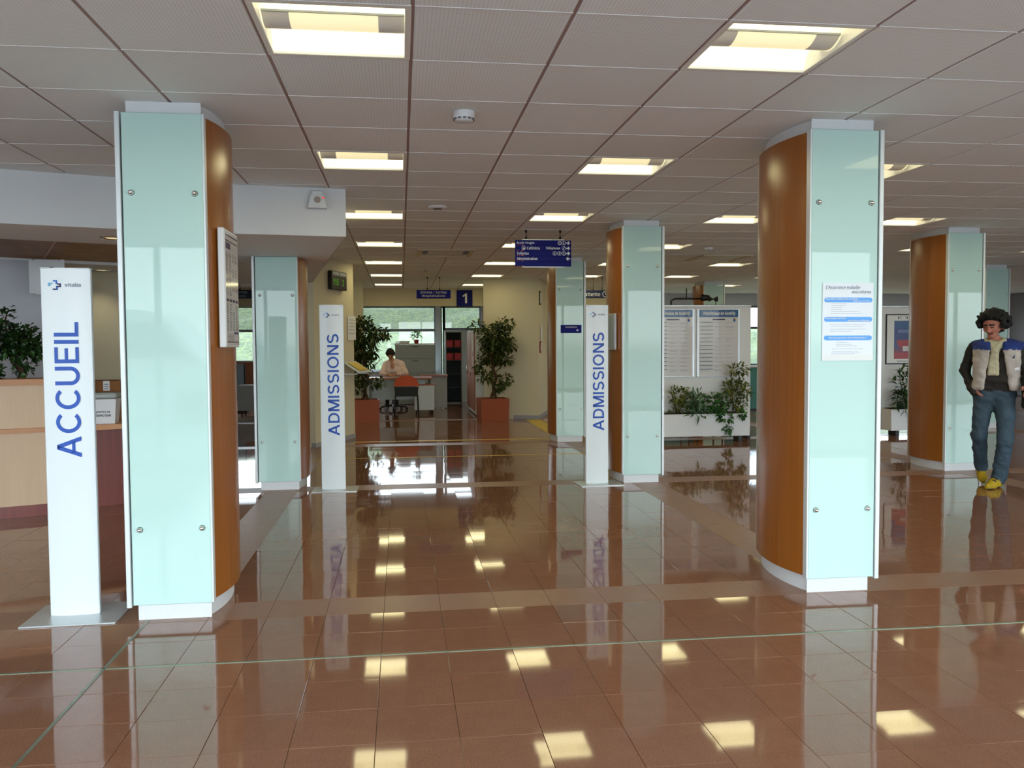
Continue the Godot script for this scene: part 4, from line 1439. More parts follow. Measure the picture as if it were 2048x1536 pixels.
# ------------------------------------------------------------------ partitions with planters
func chart_tex(r: RandomNumberGenerator) -> ImageTexture:
	return lines_tex(400, 700, Color(0.82, 0.80, 0.79), func(im: Image):
		for k in 13:
			var y := 62 + k * 46
			im.fill_rect(Rect2i(8, y, 132, 8), Color(0.14, 0.34, 0.44))
			im.fill_rect(Rect2i(140, y + 4, 240, 2), Color(0.62, 0.62, 0.66))
			for q in r.randi_range(1, 3):
				fake_text(im, 14, 14 + r.randi_range(60, 120), y + 13 + q * 8, 4, Color(0.66, 0.66, 0.68), r)
				fake_text(im, 160, 160 + r.randi_range(40, 90), y + 8 + q * 8, 4, Color(0.62, 0.62, 0.66), r)
				fake_text(im, 275, 275 + r.randi_range(40, 90), y + 8 + q * 8, 4, Color(0.62, 0.62, 0.66), r))

func build_partitions():
	var r := RandomNumberGenerator.new()
	r.seed = 8
	var Z := -12.05
	var o := thing("notice_partition", "white free-standing partition holding two framed medical directories above a planter", "partition", Vector3(4.28, 0, Z))
	var X1 := 0.785
	pbox("panel", Vector3(0.0, 1.03, 0), Vector3(1.57, 1.84, 0.05), M.white_paint, o, 0.006)
	pbox("top_rail", Vector3(0.0, 1.945, 0), Vector3(1.58, 0.03, 0.07), M.aluminium, o, 0.006)
	for x in [-0.76, 0.76]:
		pbox("foot", Vector3(x, 0.055, -0.1), Vector3(0.05, 0.11, 0.28), M.dark_plastic, o, 0.005)
	for k in 2:
		var cx: float = -0.395 if k == 0 else 0.29
		var fr := pbox("case_frame", Vector3(cx, 1.41, 0.03), Vector3(0.655, 0.98, 0.02), M.aluminium, o, 0.004)
		sheet("directory_print", fr, Vector3(0, -0.05, 0.0115), 0.585, 0.86, 0.003, sheet_mat("directory_print_%d" % k, chart_tex(r), 0.35))
		pbox("title_band", Vector3(0, 0.425, 0.0115), Vector3(0.585, 0.105, 0.004), mat("sign_teal", Color(0.10, 0.33, 0.54), 0.5), fr, 0)
		words(fr, "Polyclinique de Gentilly", 0.48, 0.062, Vector3(0.01, 0.422, 0.0138), M.lamp_white, true)
		pbox("emblem", Vector3(0.235, 0.33, 0.0132), Vector3(0.035, 0.045, 0.001), M.letter_blue, fr, 0)
		pbox("emblem", Vector3(0.25, 0.345, 0.014), Vector3(0.022, 0.022, 0.001), M.yellow_tape, fr, 0)
		pbox("heading", Vector3(0.0, 0.338, 0.0135), Vector3(0.19, 0.02, 0.001), M.sign_navy, fr, 0)
		pbox("cover_glass", Vector3(0, 0, 0.0165), Vector3(0.60, 0.95, 0.002), M.cover_plastic, fr, 0)
	var pl := thing("planter_trough", "long white planter trough on short feet before the notice partition", "planter", Vector3(4.2, 0, -11.84))
	pbox("trough", Vector3(0, 0.245, 0), Vector3(1.45, 0.32, 0.28), M.white_paint, pl, 0.006)
	pbox("soil", Vector3(0, 0.407, 0), Vector3(1.40, 0.012, 0.24), M.soil, pl, 0)
	for x in [-0.6, 0.6]:
		pbox("foot", Vector3(x, 0.045, 0), Vector3(0.06, 0.09, 0.2), M.dark_plastic, pl, 0.004)
	var y := 0.41
	var g := "plants in the trough before the notice partition"
	var p := thing("croton_plant", "yellow-green croton bush at the column end of the trough", "plant", Vector3(3.90, y, -11.82), 0, g)
	stems(p, 5, 0.3, 0.1)
	foliage(p, [[Vector3(0.02, 0.27, 0.0), Vector3(0.15, 0.13, 0.12), 130], [Vector3(0.0, 0.1, 0.03), Vector3(0.15, 0.1, 0.1), 90]], 0.085, 0.035, Color(0.02, 0.06, 0.01), Color(0.24, 0.26, 0.03), 0.3)
	p = thing("variegated_plant", "pale variegated leafy plant in the middle of the trough", "plant", Vector3(4.16, y, -11.80), 0, g)
	stems(p, 5, 0.22, 0.1)
	foliage(p, [[Vector3(0, 0.18, 0), Vector3(0.17, 0.14, 0.12), 150], [Vector3(0.02, 0.02, 0.13), Vector3(0.16, 0.07, 0.05), 40]], 0.11, 0.045, Color(0.03, 0.10, 0.04), Color(0.22, 0.33, 0.20), 0.2)
	p = thing("ivy_plant", "dark trailing ivy hanging over the trough's front edge", "plant", Vector3(4.48, y, -11.78), 0, g)
	stems(p, 4, 0.25, 0.1)
	foliage(p, [[Vector3(-0.05, 0.14, 0), Vector3(0.22, 0.16, 0.12), 240], [Vector3(0.0, -0.02, 0.13), Vector3(0.05, 0.09, 0.04), 40], [Vector3(0.14, -0.05, 0.12), Vector3(0.04, 0.1, 0.03), 20], [Vector3(0.1, -0.22, 0.11), Vector3(0.06, 0.05, 0.03), 34], [Vector3(0.3, 0.0, 0.12), Vector3(0.06, 0.07, 0.04), 30]], 0.06, 0.05, Color(0.012, 0.06, 0.012), Color(0.06, 0.22, 0.04), -0.2)
	var st := sb()
	tube(st, [Vector3(0.12, 0.03, 0.13), Vector3(0.13, -0.1, 0.13), Vector3(0.1, -0.24, 0.12)], 0.003, 5)
	part("runner", st, M.bark, p)
	p = thing("schefflera_plant", "tall yellow-edged schefflera at the free end of the trough", "plant", Vector3(4.74, y, -11.84), 0, g)
	stems(p, 4, 0.6, 0.08)
	foliage(p, [[Vector3(0.07, 0.62, 0.02), Vector3(0.15, 0.08, 0.12), 90], [Vector3(-0.02, 0.36, 0.02), Vector3(0.15, 0.14, 0.12), 170], [Vector3(0.17, 0.32, 0.0), Vector3(0.07, 0.16, 0.1), 70], [Vector3(0.04, 0.12, 0.03), Vector3(0.16, 0.1, 0.1), 110]], 0.075, 0.04, Color(0.015, 0.05, 0.01), Color(0.24, 0.26, 0.04), 0.1)
	# clip-on spotlights on top of the partition
	for a in [[-0.05, "black clip spotlight with a long arm on top of the partition"], [0.20, "black bow-shaped clip spotlight beside the long-armed one"]]:
		var s := thing("clip_spotlight", a[1], "spotlight", Vector3(4.28 + a[0], 1.96, Z))
		st = sb()
		if a[0] < 0:
			tube(st, [Vector3(-0.36, 0.0, 0), Vector3(-0.36, 0.06, 0), Vector3(-0.3, 0.09, 0), Vector3(0.1, 0.09, 0.04)], 0.014, 7)
			tube(st, [Vector3(-0.13, 0.09, 0), Vector3(-0.13, 0.24, 0)], 0.008, 6)
			part("arm", st, M.black, s)
			st = sb()
			lathe(st, [Vector2(0, -0.07), Vector2(0.04, -0.07), Vector2(0.05, 0.05), Vector2(0.0, 0.05)], 14, Transform3D(Basis(Vector3(0, 0, 1), PI / 2), Vector3(0.12, 0.1, 0.05)))
			part("head", st, M.black, s)
		else:
			tube(st, [Vector3(0.06, -0.02, 0), Vector3(0.06, 0.05, 0), Vector3(0.03, 0.08, 0)], 0.006, 6)
			part("stem", st, M.black, s)
			for sx in [-1, 1]:
				st = sb()
				lathe(st, [Vector2(0.008, 0), Vector2(0.04, 0.06), Vector2(0.0, 0.062)], 12, Transform3D(Basis(Vector3(0, 0, 1), -sx * PI / 2), Vector3(0.02, 0.085, 0)))
				part("cone", st, M.black, s)
	# second partition: framed poster and planter, mostly behind columns
	o = thing("poster_partition", "white partition with a dark framed blue and red poster", "partition", Vector3(7.95, 0, -12.3))
	pbox("panel", Vector3(0, 1.03, 0), Vector3(1.57, 1.84, 0.05), M.white_paint, o, 0.006)
	pbox("top_rail", Vector3(0, 1.945, 0), Vector3(1.58, 0.03, 0.07), M.aluminium, o, 0.006)
	for x in [-0.76, 0.76]:
		pbox("foot", Vector3(x, 0.055, -0.1), Vector3(0.05, 0.11, 0.28), M.dark_plastic, o, 0.005)
	var fr := pbox("frame", Vector3(-0.25, 1.45, 0.035), Vector3(0.78, 0.76, 0.02), M.dark_plastic, o, 0.003)
	pbox("mount", Vector3(0, 0, 0.0105), Vector3(0.75, 0.73, 0.002), M.paper, fr, 0)
	var ptex := lines_tex(256, 300, Color(0.16, 0.22, 0.46), func(im: Image):
		im.fill_rect(Rect2i(0, 0, 256, 60), Color(0.12, 0.30, 0.50))
		im.fill_rect(Rect2i(30, 70, 226, 26), Color(0.35, 0.42, 0.60))
		for yy in range(150, 300):
			for xx in range(0, 256):
				var d := Vector2(xx - 80, (yy - 170) * 1.2).length()
				if d < 58: im.set_pixel(xx, yy, Color(0.60, 0.10, 0.12))
		im.fill_rect(Rect2i(0, 216, 256, 84), Color(0.42, 0.12, 0.22))
		im.fill_rect(Rect2i(70, 200, 60, 40), Color(0.76, 0.72, 0.72))
		im.fill_rect(Rect2i(0, 250, 256, 50), Color(0.62, 0.10, 0.14)))
	sheet("print", fr, Vector3(0.0, -0.01, 0.0125), 0.52, 0.58, 0.001, sheet_mat("poster_print", ptex, 0.3))
	words(fr, "E T E", 0.30, 0.035, Vector3(-0.05, 0.325, 0.012), M.dark_plastic)
	words(fr, "BATEAUX", 0.20, 0.022, Vector3(-0.1, -0.335, 0.012), M.dark_plastic)
	pl = thing("planter_trough", "white planter trough full of dark ferns before the poster partition", "planter", Vector3(7.95, 0, -12.08))
	pbox("trough", Vector3(0, 0.245, 0), Vector3(1.45, 0.32, 0.28), M.white_paint, pl, 0.006)
	pbox("soil", Vector3(0, 0.407, 0), Vector3(1.40, 0.012, 0.24), M.soil, pl, 0)
	for x in [-0.6, 0.6]:
		pbox("foot", Vector3(x, 0.045, 0), Vector3(0.06, 0.09, 0.2), M.dark_plastic, pl, 0.004)
	p = thing("fern_plant", "tall dark fern in the trough below the framed poster", "plant", Vector3(7.55, y, -12.02))
	stems(p, 7, 0.45, 0.15)
	foliage(p, [[Vector3(0.0, 0.38, 0.0), Vector3(0.26, 0.24, 0.12), 160], [Vector3(0, 0.14, 0.05), Vector3(0.3, 0.13, 0.1), 220], [Vector3(0, 0.0, 0.12), Vector3(0.3, 0.08, 0.05), 80]], 0.13, 0.035, Color(0.006, 0.02, 0.008), Color(0.05, 0.13, 0.03), 0.6)
	# waiting room chairs behind the notice partition: only their legs show below the trough
	for x in [3.75, 4.3, 4.85]:
		var c := thing("waiting_chair", "dark waiting room chair standing behind the notice partition", "chair", Vector3(x, 0, -13.3), 0, "chairs behind the notice partition")
		pbox("seat", Vector3(0, 0.44, 0), Vector3(0.46, 0.05, 0.46), M.chair_charcoal, c, 0.015)
		pbox("backrest", Vector3(0, 0.70, 0.22), Vector3(0.46, 0.36, 0.04), M.chair_charcoal, c, 0.015)
		for sx in [-0.2, 0.2]:
			for sz in [-0.2, 0.2]:
				st = sb()
				tube(st, [Vector3(sx, 0.43, sz * 0.9), Vector3(sx * 1.05, 0.0, sz * 1.05)], 0.014, 7)
				part("leg", st, M.black, c)
	# teal cupboards of the waiting room
	o = thing("teal_counter", "teal low counter in the waiting room under the bright window", "counter", Vector3(7.3, 0, -17.4))
	pbox("body", Vector3(0, 0.46, 0), Vector3(5.0, 0.86, 0.5), M.teal, o, 0.004)
	pbox("worktop", Vector3(0, 0.905, 0), Vector3(5.04, 0.03, 0.54), M.cabinet_pale, o, 0.004)
	pbox("kickboard", Vector3(0, 0.03, 0), Vector3(4.9, 0.06, 0.44), M.dark_plastic, o, 0)
	pbox("socket_box", Vector3(-0.58, 0.79, 0.28), Vector3(0.2, 0.18, 0.06), M.dark_plastic, o, 0.006)
	disc("knob", o, Vector3(-0.45, 0.78, 0.25), 0.025, 0.0, M.chrome, 0.02)

func stems(p: Node3D, n: int, h: float, spread: float):
	var st := sb()
	for i in n:
		var a := rng.randf() * TAU
		var b := Vector3(cos(a), 0, sin(a) * 0.6) * spread
		tube(st, [b * 0.2, b * 0.6 + Vector3(0, h * 0.5, 0), b + Vector3(0, h, 0)], [0.007, 0.005, 0.003], 6)
	part("stems", st, M.bark, p)

# ------------------------------------------------------------------ admissions office
func build_office():
	# desk
	var o := thing("office_desk", "grey-fronted office desk where the woman in pink writes", "desk", Vector3(-0.02, 0, -18.0))
	pbox("desktop", Vector3(0, 0.72, 0), Vector3(1.30, 0.03, 0.75), M.pear_wood, o, 0.004)
	pbox("front_panel", Vector3(-0.07, 0.49, 0.30), Vector3(1.14, 0.40, 0.02), M.desk_blue_grey, o, 0.003)
	for x in [-0.6, 0.6]:
		for z in [-0.32, 0.32]:
			var st := sb()
			tube(st, [Vector3(x, 0.705, z), Vector3(x, 0.0, z)], 0.02, 8)
			part("leg", st, M.metal_grey, o)
	o = thing("pedestal_unit", "white mobile drawer pedestal on castors beside the desk", "cabinet", Vector3(0.46, 0, -17.75))
	pbox("body", Vector3(0, 0.33, 0), Vector3(0.40, 0.50, 0.5), M.cabinet_pale, o, 0.004)
	pbox("top", Vector3(0, 0.59, 0), Vector3(0.42, 0.022, 0.52), M.pear_wood, o, 0.003)
	for sx in [-0.16, 0.16]:
		for sz in [-0.2, 0.2]:
			var st := sb()
			lathe(st, [Vector2(0, -0.012), Vector2(0.03, -0.012), Vector2(0.03, 0.012), Vector2(0, 0.012)], 14, Transform3D(Basis(Vector3(0, 0, 1), PI / 2), Vector3(sx, 0.03, sz)))
			bx(st, Vector3(sx, 0.065, sz), Vector3(0.03, 0.03, 0.04))
			part("castor", st, M.black, o)
	o = thing("second_desk_top", "low wood-topped return with an orange front at the desk's end", "desk", Vector3(0.72, 0, -19.3))
	pbox("top", Vector3(0, 0.72, 0), Vector3(0.6, 0.03, 0.7), M.pear_wood, o, 0.003)
	pbox("front", Vector3(0, 0.36, 0.3), Vector3(0.56, 0.69, 0.02), M.cabinet_grey, o, 0.003)
	pbox("side", Vector3(0.27, 0.36, 0), Vector3(0.02, 0.69, 0.6), M.cabinet_grey, o, 0.003)
	# visitor chair with orange back
	o = thing("visitor_chair", "visitor chair with a rounded orange backrest and charcoal seat", "chair", Vector3(0.095, 0, -17.1))
	var st := sb()
	var poly := []
	for k in 21:
		var a := PI * k / 20.0
		poly.append(Vector2(cos(a) * 0.245, 0.60 + sin(a) * 0.215))
	for zz in [[0.0, 0.024]]:
		for k in 20:
			var a: Vector2 = poly[k]
			var b: Vector2 = poly[k + 1]
			t3(st, Vector3(0, 0.60, 0.248), Vector3(a.x, a.y, 0.24), Vector3(b.x, b.y, 0.24))
			t3(st, Vector3(0, 0.60, 0.21), Vector3(b.x, b.y, 0.212), Vector3(a.x, a.y, 0.212))
			q4(st, Vector3(a.x, a.y, 0.212), Vector3(b.x, b.y, 0.212), Vector3(b.x, b.y, 0.24), Vector3(a.x, a.y, 0.24))
		q4(st, Vector3(-0.245, 0.6, 0.212), Vector3(0.245, 0.6, 0.212), Vector3(0.245, 0.6, 0.24), Vector3(-0.245, 0.6, 0.24))
	part("backrest", st, M.chair_orange, o)
	st = sb()
	var lo := PackedVector2Array([Vector2(-0.235, 0.59), Vector2(0.235, 0.59), Vector2(0.215, 0.40), Vector2(-0.215, 0.40)])
	for k in 4:
		var a := lo[k]
		var b := lo[(k + 1) % 4]
		q4(st, Vector3(a.x, a.y, 0.205), Vector3(b.x, b.y, 0.205), Vector3(b.x, b.y, 0.235), Vector3(a.x, a.y, 0.235))
	q4(st, Vector3(-0.235, 0.59, 0.235), Vector3(0.235, 0.59, 0.235), Vector3(0.215, 0.40, 0.235), Vector3(-0.215, 0.40, 0.235))
	q4(st, Vector3(-0.215, 0.40, 0.205), Vector3(0.215, 0.40, 0.205), Vector3(0.235, 0.59, 0.205), Vector3(-0.235, 0.59, 0.205))
	part("back_shell", st, M.chair_charcoal, o)
	pbox("seat", Vector3(0, 0.43, 0.0), Vector3(0.45, 0.05, 0.44), M.chair_charcoal, o, 0.02)
	for sx in [-1, 1]:
		for e in [[0.215, 0.24], [-0.2, -0.22]]:
			st = sb()
			tube(st, [Vector3(sx * 0.215, 0.43, e[0]), Vector3(sx * 0.235, 0.0, e[1])], 0.013, 7)
			part("leg", st, M.black, o)
	# the clerk's swivel chair
	o = thing("office_chair", "black swivel office chair the seated woman sits on", "chair", Vector3(-0.18, 0, -18.85))
	pbox("seat", Vector3(0, 0.44, 0), Vector3(0.48, 0.07, 0.46), M.dark_plastic, o, 0.025)
	var bk := pbox("backrest", Vector3(0.06, 0.72, -0.27), Vector3(0.46, 0.44, 0.06), M.dark_plastic, o, 0.025)
	st = sb()
	tube(st, [Vector3(0, 0.06, 0), Vector3(0, 0.42, 0)], 0.03, 10)
	part("gas_lift", st, M.metal_grey, o)
	for k in 5:
		var a := TAU * k / 5.0 + 0.3
		st = sb()
		tube(st, [Vector3(0, 0.10, 0), Vector3(cos(a) * 0.29, 0.06, sin(a) * 0.29)], [0.028, 0.018], 7)
		var arm := part("base_arm", st, M.black, o)
		st = sb()
		lathe(st, [Vector2(0, -0.018), Vector2(0.028, -0.018), Vector2(0.028, 0.018), Vector2(0, 0.018)], 12, Transform3D(Basis(Vector3(0, 1, 0), -a) * Basis(Vector3(1, 0, 0), PI / 2), Vector3(cos(a) * 0.30, 0.028, sin(a) * 0.30)))
		part("castor", st, M.black, arm)
	# filing cabinet on a wooden credenza
	o = thing("filing_cabinet", "grey two-door flap filing cabinet with a wooden top below the window", "cabinet", Vector3(0.33, 0, -20.5))
	pbox("body", Vector3(0, 0.71, -0.01), Vector3(0.94, 1.40, 0.42), M.cabinet_grey, o, 0.004)
	pbox("top", Vector3(0, 1.425, 0), Vector3(0.98, 0.022, 0.46), M.pear_wood, o, 0.003)
	for y in [1.245, 0.91]:
		var d := pbox("flap_door", Vector3(0, y, 0.208), Vector3(0.90, 0.32, 0.016), M.cabinet_grey, o, 0.003)
		pbox("handle", Vector3(0.0, 0.12, 0.016), Vector3(0.16, 0.02, 0.018), M.frame_grey, d, 0.004)
	pbox("drawer", Vector3(0, 0.40, 0.208), Vector3(0.90, 0.62, 0.016), M.cabinet_grey, o, 0.003)
	o = thing("potted_seedling", "small green plant in a red pot on the filing cabinet", "plant", Vector3(0.36, 1.437, -20.4))
	st = sb()
	lathe(st, [Vector2(0, 0), Vector2(0.045, 0), Vector2(0.06, 0.09), Vector2(0.05, 0.09), Vector2(0, 0.08)], 16)
	part("pot", st, M.binder_red, o)
	foliage(o, [[Vector3(0, 0.2, 0), Vector3(0.11, 0.1, 0.1), 70]], 0.09, 0.035, Color(0.06, 0.14, 0.02), Color(0.22, 0.34, 0.08), 0.5)
	o = thing("paper_stack", "white stack of papers on the filing cabinet beside the seedling", "paper", Vector3(0.03, 1.437, -20.45), 0.25)
	for k in 5:
		var s := pbox("sheet", Vector3(k * 0.006, 0.006 + k * 0.012, 0), Vector3(0.24, 0.011, 0.31), M.paper, o, 0)
		s.rotation.y = (k % 3) * 0.05
	# open shelf cupboard with red boxes
	o = thing("open_cupboard", "dark open cupboard with red boxes on its shelves", "cupboard", Vector3(1.22, 0, -20.3))
	for x in [-0.185, 0.185]:
		pbox("side", Vector3(x, 0.86, 0), Vector3(0.022, 1.70, 0.45), M.cabinet_grey, o, 0.002)
	pbox("back", Vector3(0, 0.86, -0.215), Vector3(0.36, 1.68, 0.015), M.cupboard_dark, o, 0)
	pbox("top", Vector3(0, 1.70, 0), Vector3(0.39, 0.025, 0.45), M.cabinet_grey, o, 0.002)
	for y in [0.06, 0.4, 0.72, 1.03, 1.33]:
		pbox("shelf", Vector3(0, y, 0), Vector3(0.35, 0.02, 0.42), M.cupboard_dark, o, 0)
	for a in [[-0.09, 1.341], [0.09, 1.341], [-0.09, 1.041], [0.09, 1.041]]:
		var b := thing("archive_box", "red archive box on a shelf of the open dark cupboard", "box", Vector3(1.22 + a[0], a[1], -20.2), 0, "red archive boxes in the open cupboard")
		pbox("carton", Vector3(0, 0.085, 0), Vector3(0.15, 0.165, 0.22), M.binder_red, b, 0.003)
		pbox("spine_label", Vector3(0, 0.09, 0.111), Vector3(0.07, 0.05, 0.001), M.sign_pink, b, 0)
	# tall armoire standing end-on beside the tree
	o = thing("tall_armoire", "tall grey armoire with a wood sliding door, seen end-on beside the tree", "cabinet", Vector3(1.60, 0, -17.75))
	pbox("carcass", Vector3(0.03, 0.86, 0), Vector3(0.38, 1.68, 1.82), M.cabinet_pale, o, 0.004)
	for a in [[-0.46, "pear_wood"], [0.46, "pear_wood"]]:
		var d := pbox("door", Vector3(-0.172, 0.88, a[0]), Vector3(0.02, 1.58, 0.86), M[a[1]], o, 0.003)
		st = sb()
		tube(st, [Vector3(-0.02, -0.1, -0.34), Vector3(-0.02, 0.1, -0.34)], 0.01, 6)
		part("handle", st, M.chrome, d)
	for y in [1.38, 1.06]:
		pbox("label_card", Vector3(-0.186, y, 0.72), Vector3(0.004, 0.22, 0.14), M.paper, o, 0)
	# second office seen between the first two columns
	o = thing("office_screen", "brown wooden desk screen of the second office under the window", "screen", Vector3(-3.35, 0, -19.4))
	pbox("panel", Vector3(0, 0.66, 0), Vector3(1.0, 0.78, 0.04), M.pear_wood, o, 0.003)
	pbox("cap", Vector3(-0.1, 1.065, 0), Vector3(1.25, 0.03, 0.1), M.cabinet_pale, o, 0.003)
	for x in [-0.45, 0.45]:
		pbox("foot", Vector3(x, 0.135, 0), Vector3(0.05, 0.27, 0.3), M.dark_plastic, o, 0.003)
	o = thing("drawer_unit", "white drawer unit on castors in the second office", "cabinet", Vector3(-3.10, 0, -18.4))
	pbox("body", Vector3(0, 0.32, 0), Vector3(0.44, 0.50, 0.5), M.cabinet_pale, o, 0.004)
	pbox("top", Vector3(0, 0.583, 0), Vector3(0.46, 0.025, 0.52), M.white_plastic, o, 0.003)
	for sx in [-0.16, 0.16]:
		st = sb()
		lathe(st, [Vector2(0, -0.012), Vector2(0.035, -0.012), Vector2(0.035, 0.012), Vector2(0, 0.012)], 14, Transform3D(Basis(Vector3(0, 0, 1), PI / 2), Vector3(sx, 0.035, 0.2)))
		part("castor", st, M.black, o)
	o = thing("blue_screen_panel", "narrow blue-grey screen panel beside the brown desk screen", "screen", Vector3(-3.45, 0, -18.9))
	pbox("panel", Vector3(0, 0.62, 0), Vector3(0.26, 0.8, 0.03), M.desk_blue_grey, o, 0.003)
	pbox("post", Vector3(0.14, 0.51, 0), Vector3(0.025, 1.02, 0.04), M.dark_plastic, o, 0.003)
	pbox("foot", Vector3(0.1, 0.02, 0), Vector3(0.2, 0.04, 0.3), M.dark_plastic, o, 0.003)

# ------------------------------------------------------------------ ficus trees
func build_trees():
	for a in [[Vector3(1.665, 0, -15.78), 1.0, "bushy ficus tree in an orange pot against the cream wall block"], [Vector3(-0.68, 0, -15.98), -1.0, "ficus tree in an orange pot beside the angled pier"]]:
		var f: float = a[1]
		var o := thing("ficus_tree", a[2], "tree", a[0])
		var st := sb()
		var hi := 0.262
		var lo := 0.25
		var A := [Vector3(-lo, 0, -lo), Vector3(lo, 0, -lo), Vector3(lo, 0, lo), Vector3(-lo, 0, lo)]
		var B := [Vector3(-hi, 0.415, -hi), Vector3(hi, 0.415, -hi), Vector3(hi, 0.415, hi), Vector3(-hi, 0.415, hi)]
		for i in 4:
			var k := (i + 1) % 4
			q4(st, A[i], B[i], B[k], A[k])
			var bi: Vector3 = B[i] * Vector3(0.92, 1, 0.92)
			var bk: Vector3 = B[k] * Vector3(0.92, 1, 0.92)
			q4(st, B[i], bi, bk, B[k])
			q4(st, bi, bi - Vector3(0, 0.05, 0), bk - Vector3(0, 0.05, 0), bk)
		q4(st, A[0], A[1], A[2], A[3])
		var pot := part("pot", st, M.terracotta_orange, o)
		pot.rotation.y = 0.09
		pbox("soil", Vector3(0, 0.375, 0), Vector3(0.47, 0.02, 0.47), M.soil, o, 0)
		st = sb()
		for s in [-1.0, 1.0]:
			var pts := []
			for i in 16:
				var t := i / 15.0
				pts.append(Vector3((0.02 + cos(t * 13.0) * 0.026) * s + 0.02, 0.38 + t * 0.85, sin(t * 13.0) * 0.026 * s))
			tube(st, pts, 0.027, 8)
		for k in 9:
			var an := k * 2.4
			var h := 0.85 + k * 0.07
			tube(st, [Vector3(0.02, h, 0), Vector3(0.02 + cos(an) * 0.15, h + 0.16, sin(an) * 0.13), Vector3(0.02 + cos(an) * 0.30, h + 0.30, sin(an) * 0.26)], [0.012, 0.008, 0.004], 6)
		part("trunk", st, M.bark, o)
		if f > 0:
			foliage(o, [[Vector3(0.05, 1.55, 0), Vector3(0.30, 0.22, 0.28), 528], [Vector3(0.18, 1.42, 0), Vector3(0.30, 0.16, 0.25), 304], [Vector3(-0.26, 1.74, 0), Vector3(0.15, 0.09, 0.15), 72], [Vector3(0.20, 1.78, 0), Vector3(0.22, 0.10, 0.16), 112], [Vector3(0.0, 1.22, 0), Vector3(0.24, 0.18, 0.22), 304], [Vector3(0.22, 1.12, 0.0), Vector3(0.17, 0.1, 0.17), 96], [Vector3(-0.24, 1.02, 0.02), Vector3(0.10, 0.13, 0.12), 67], [Vector3(-0.12, 0.82, 0.05), Vector3(0.16, 0.1, 0.12), 80], [Vector3(0.22, 0.75, 0.05), Vector3(0.17, 0.11, 0.12), 96], [Vector3(0.1, 0.62, 0.05), Vector3(0.10, 0.07, 0.1), 48]], 0.095, 0.046, Color(0.008, 0.024, 0.006), Color(0.085, 0.13, 0.02), -0.25)
		else:
			foliage(o, [[Vector3(0.0, 1.60, 0), Vector3(0.34, 0.24, 0.28), 608], [Vector3(0.30, 1.62, 0), Vector3(0.24, 0.10, 0.18), 144], [Vector3(0.02, 1.86, 0), Vector3(0.16, 0.08, 0.14), 80], [Vector3(0.02, 1.30, 0), Vector3(0.27, 0.2, 0.22), 368], [Vector3(-0.05, 1.05, 0), Vector3(0.26, 0.15, 0.2), 208], [Vector3(-0.08, 0.80, 0.05), Vector3(0.24, 0.13, 0.15), 176], [Vector3(0.22, 0.72, 0.05), Vector3(0.17, 0.08, 0.12), 80], [Vector3(-0.1, 0.58, 0.05), Vector3(0.12, 0.05, 0.1), 38]], 0.095, 0.046, Color(0.008, 0.024, 0.006), Color(0.085, 0.13, 0.02), -0.25)

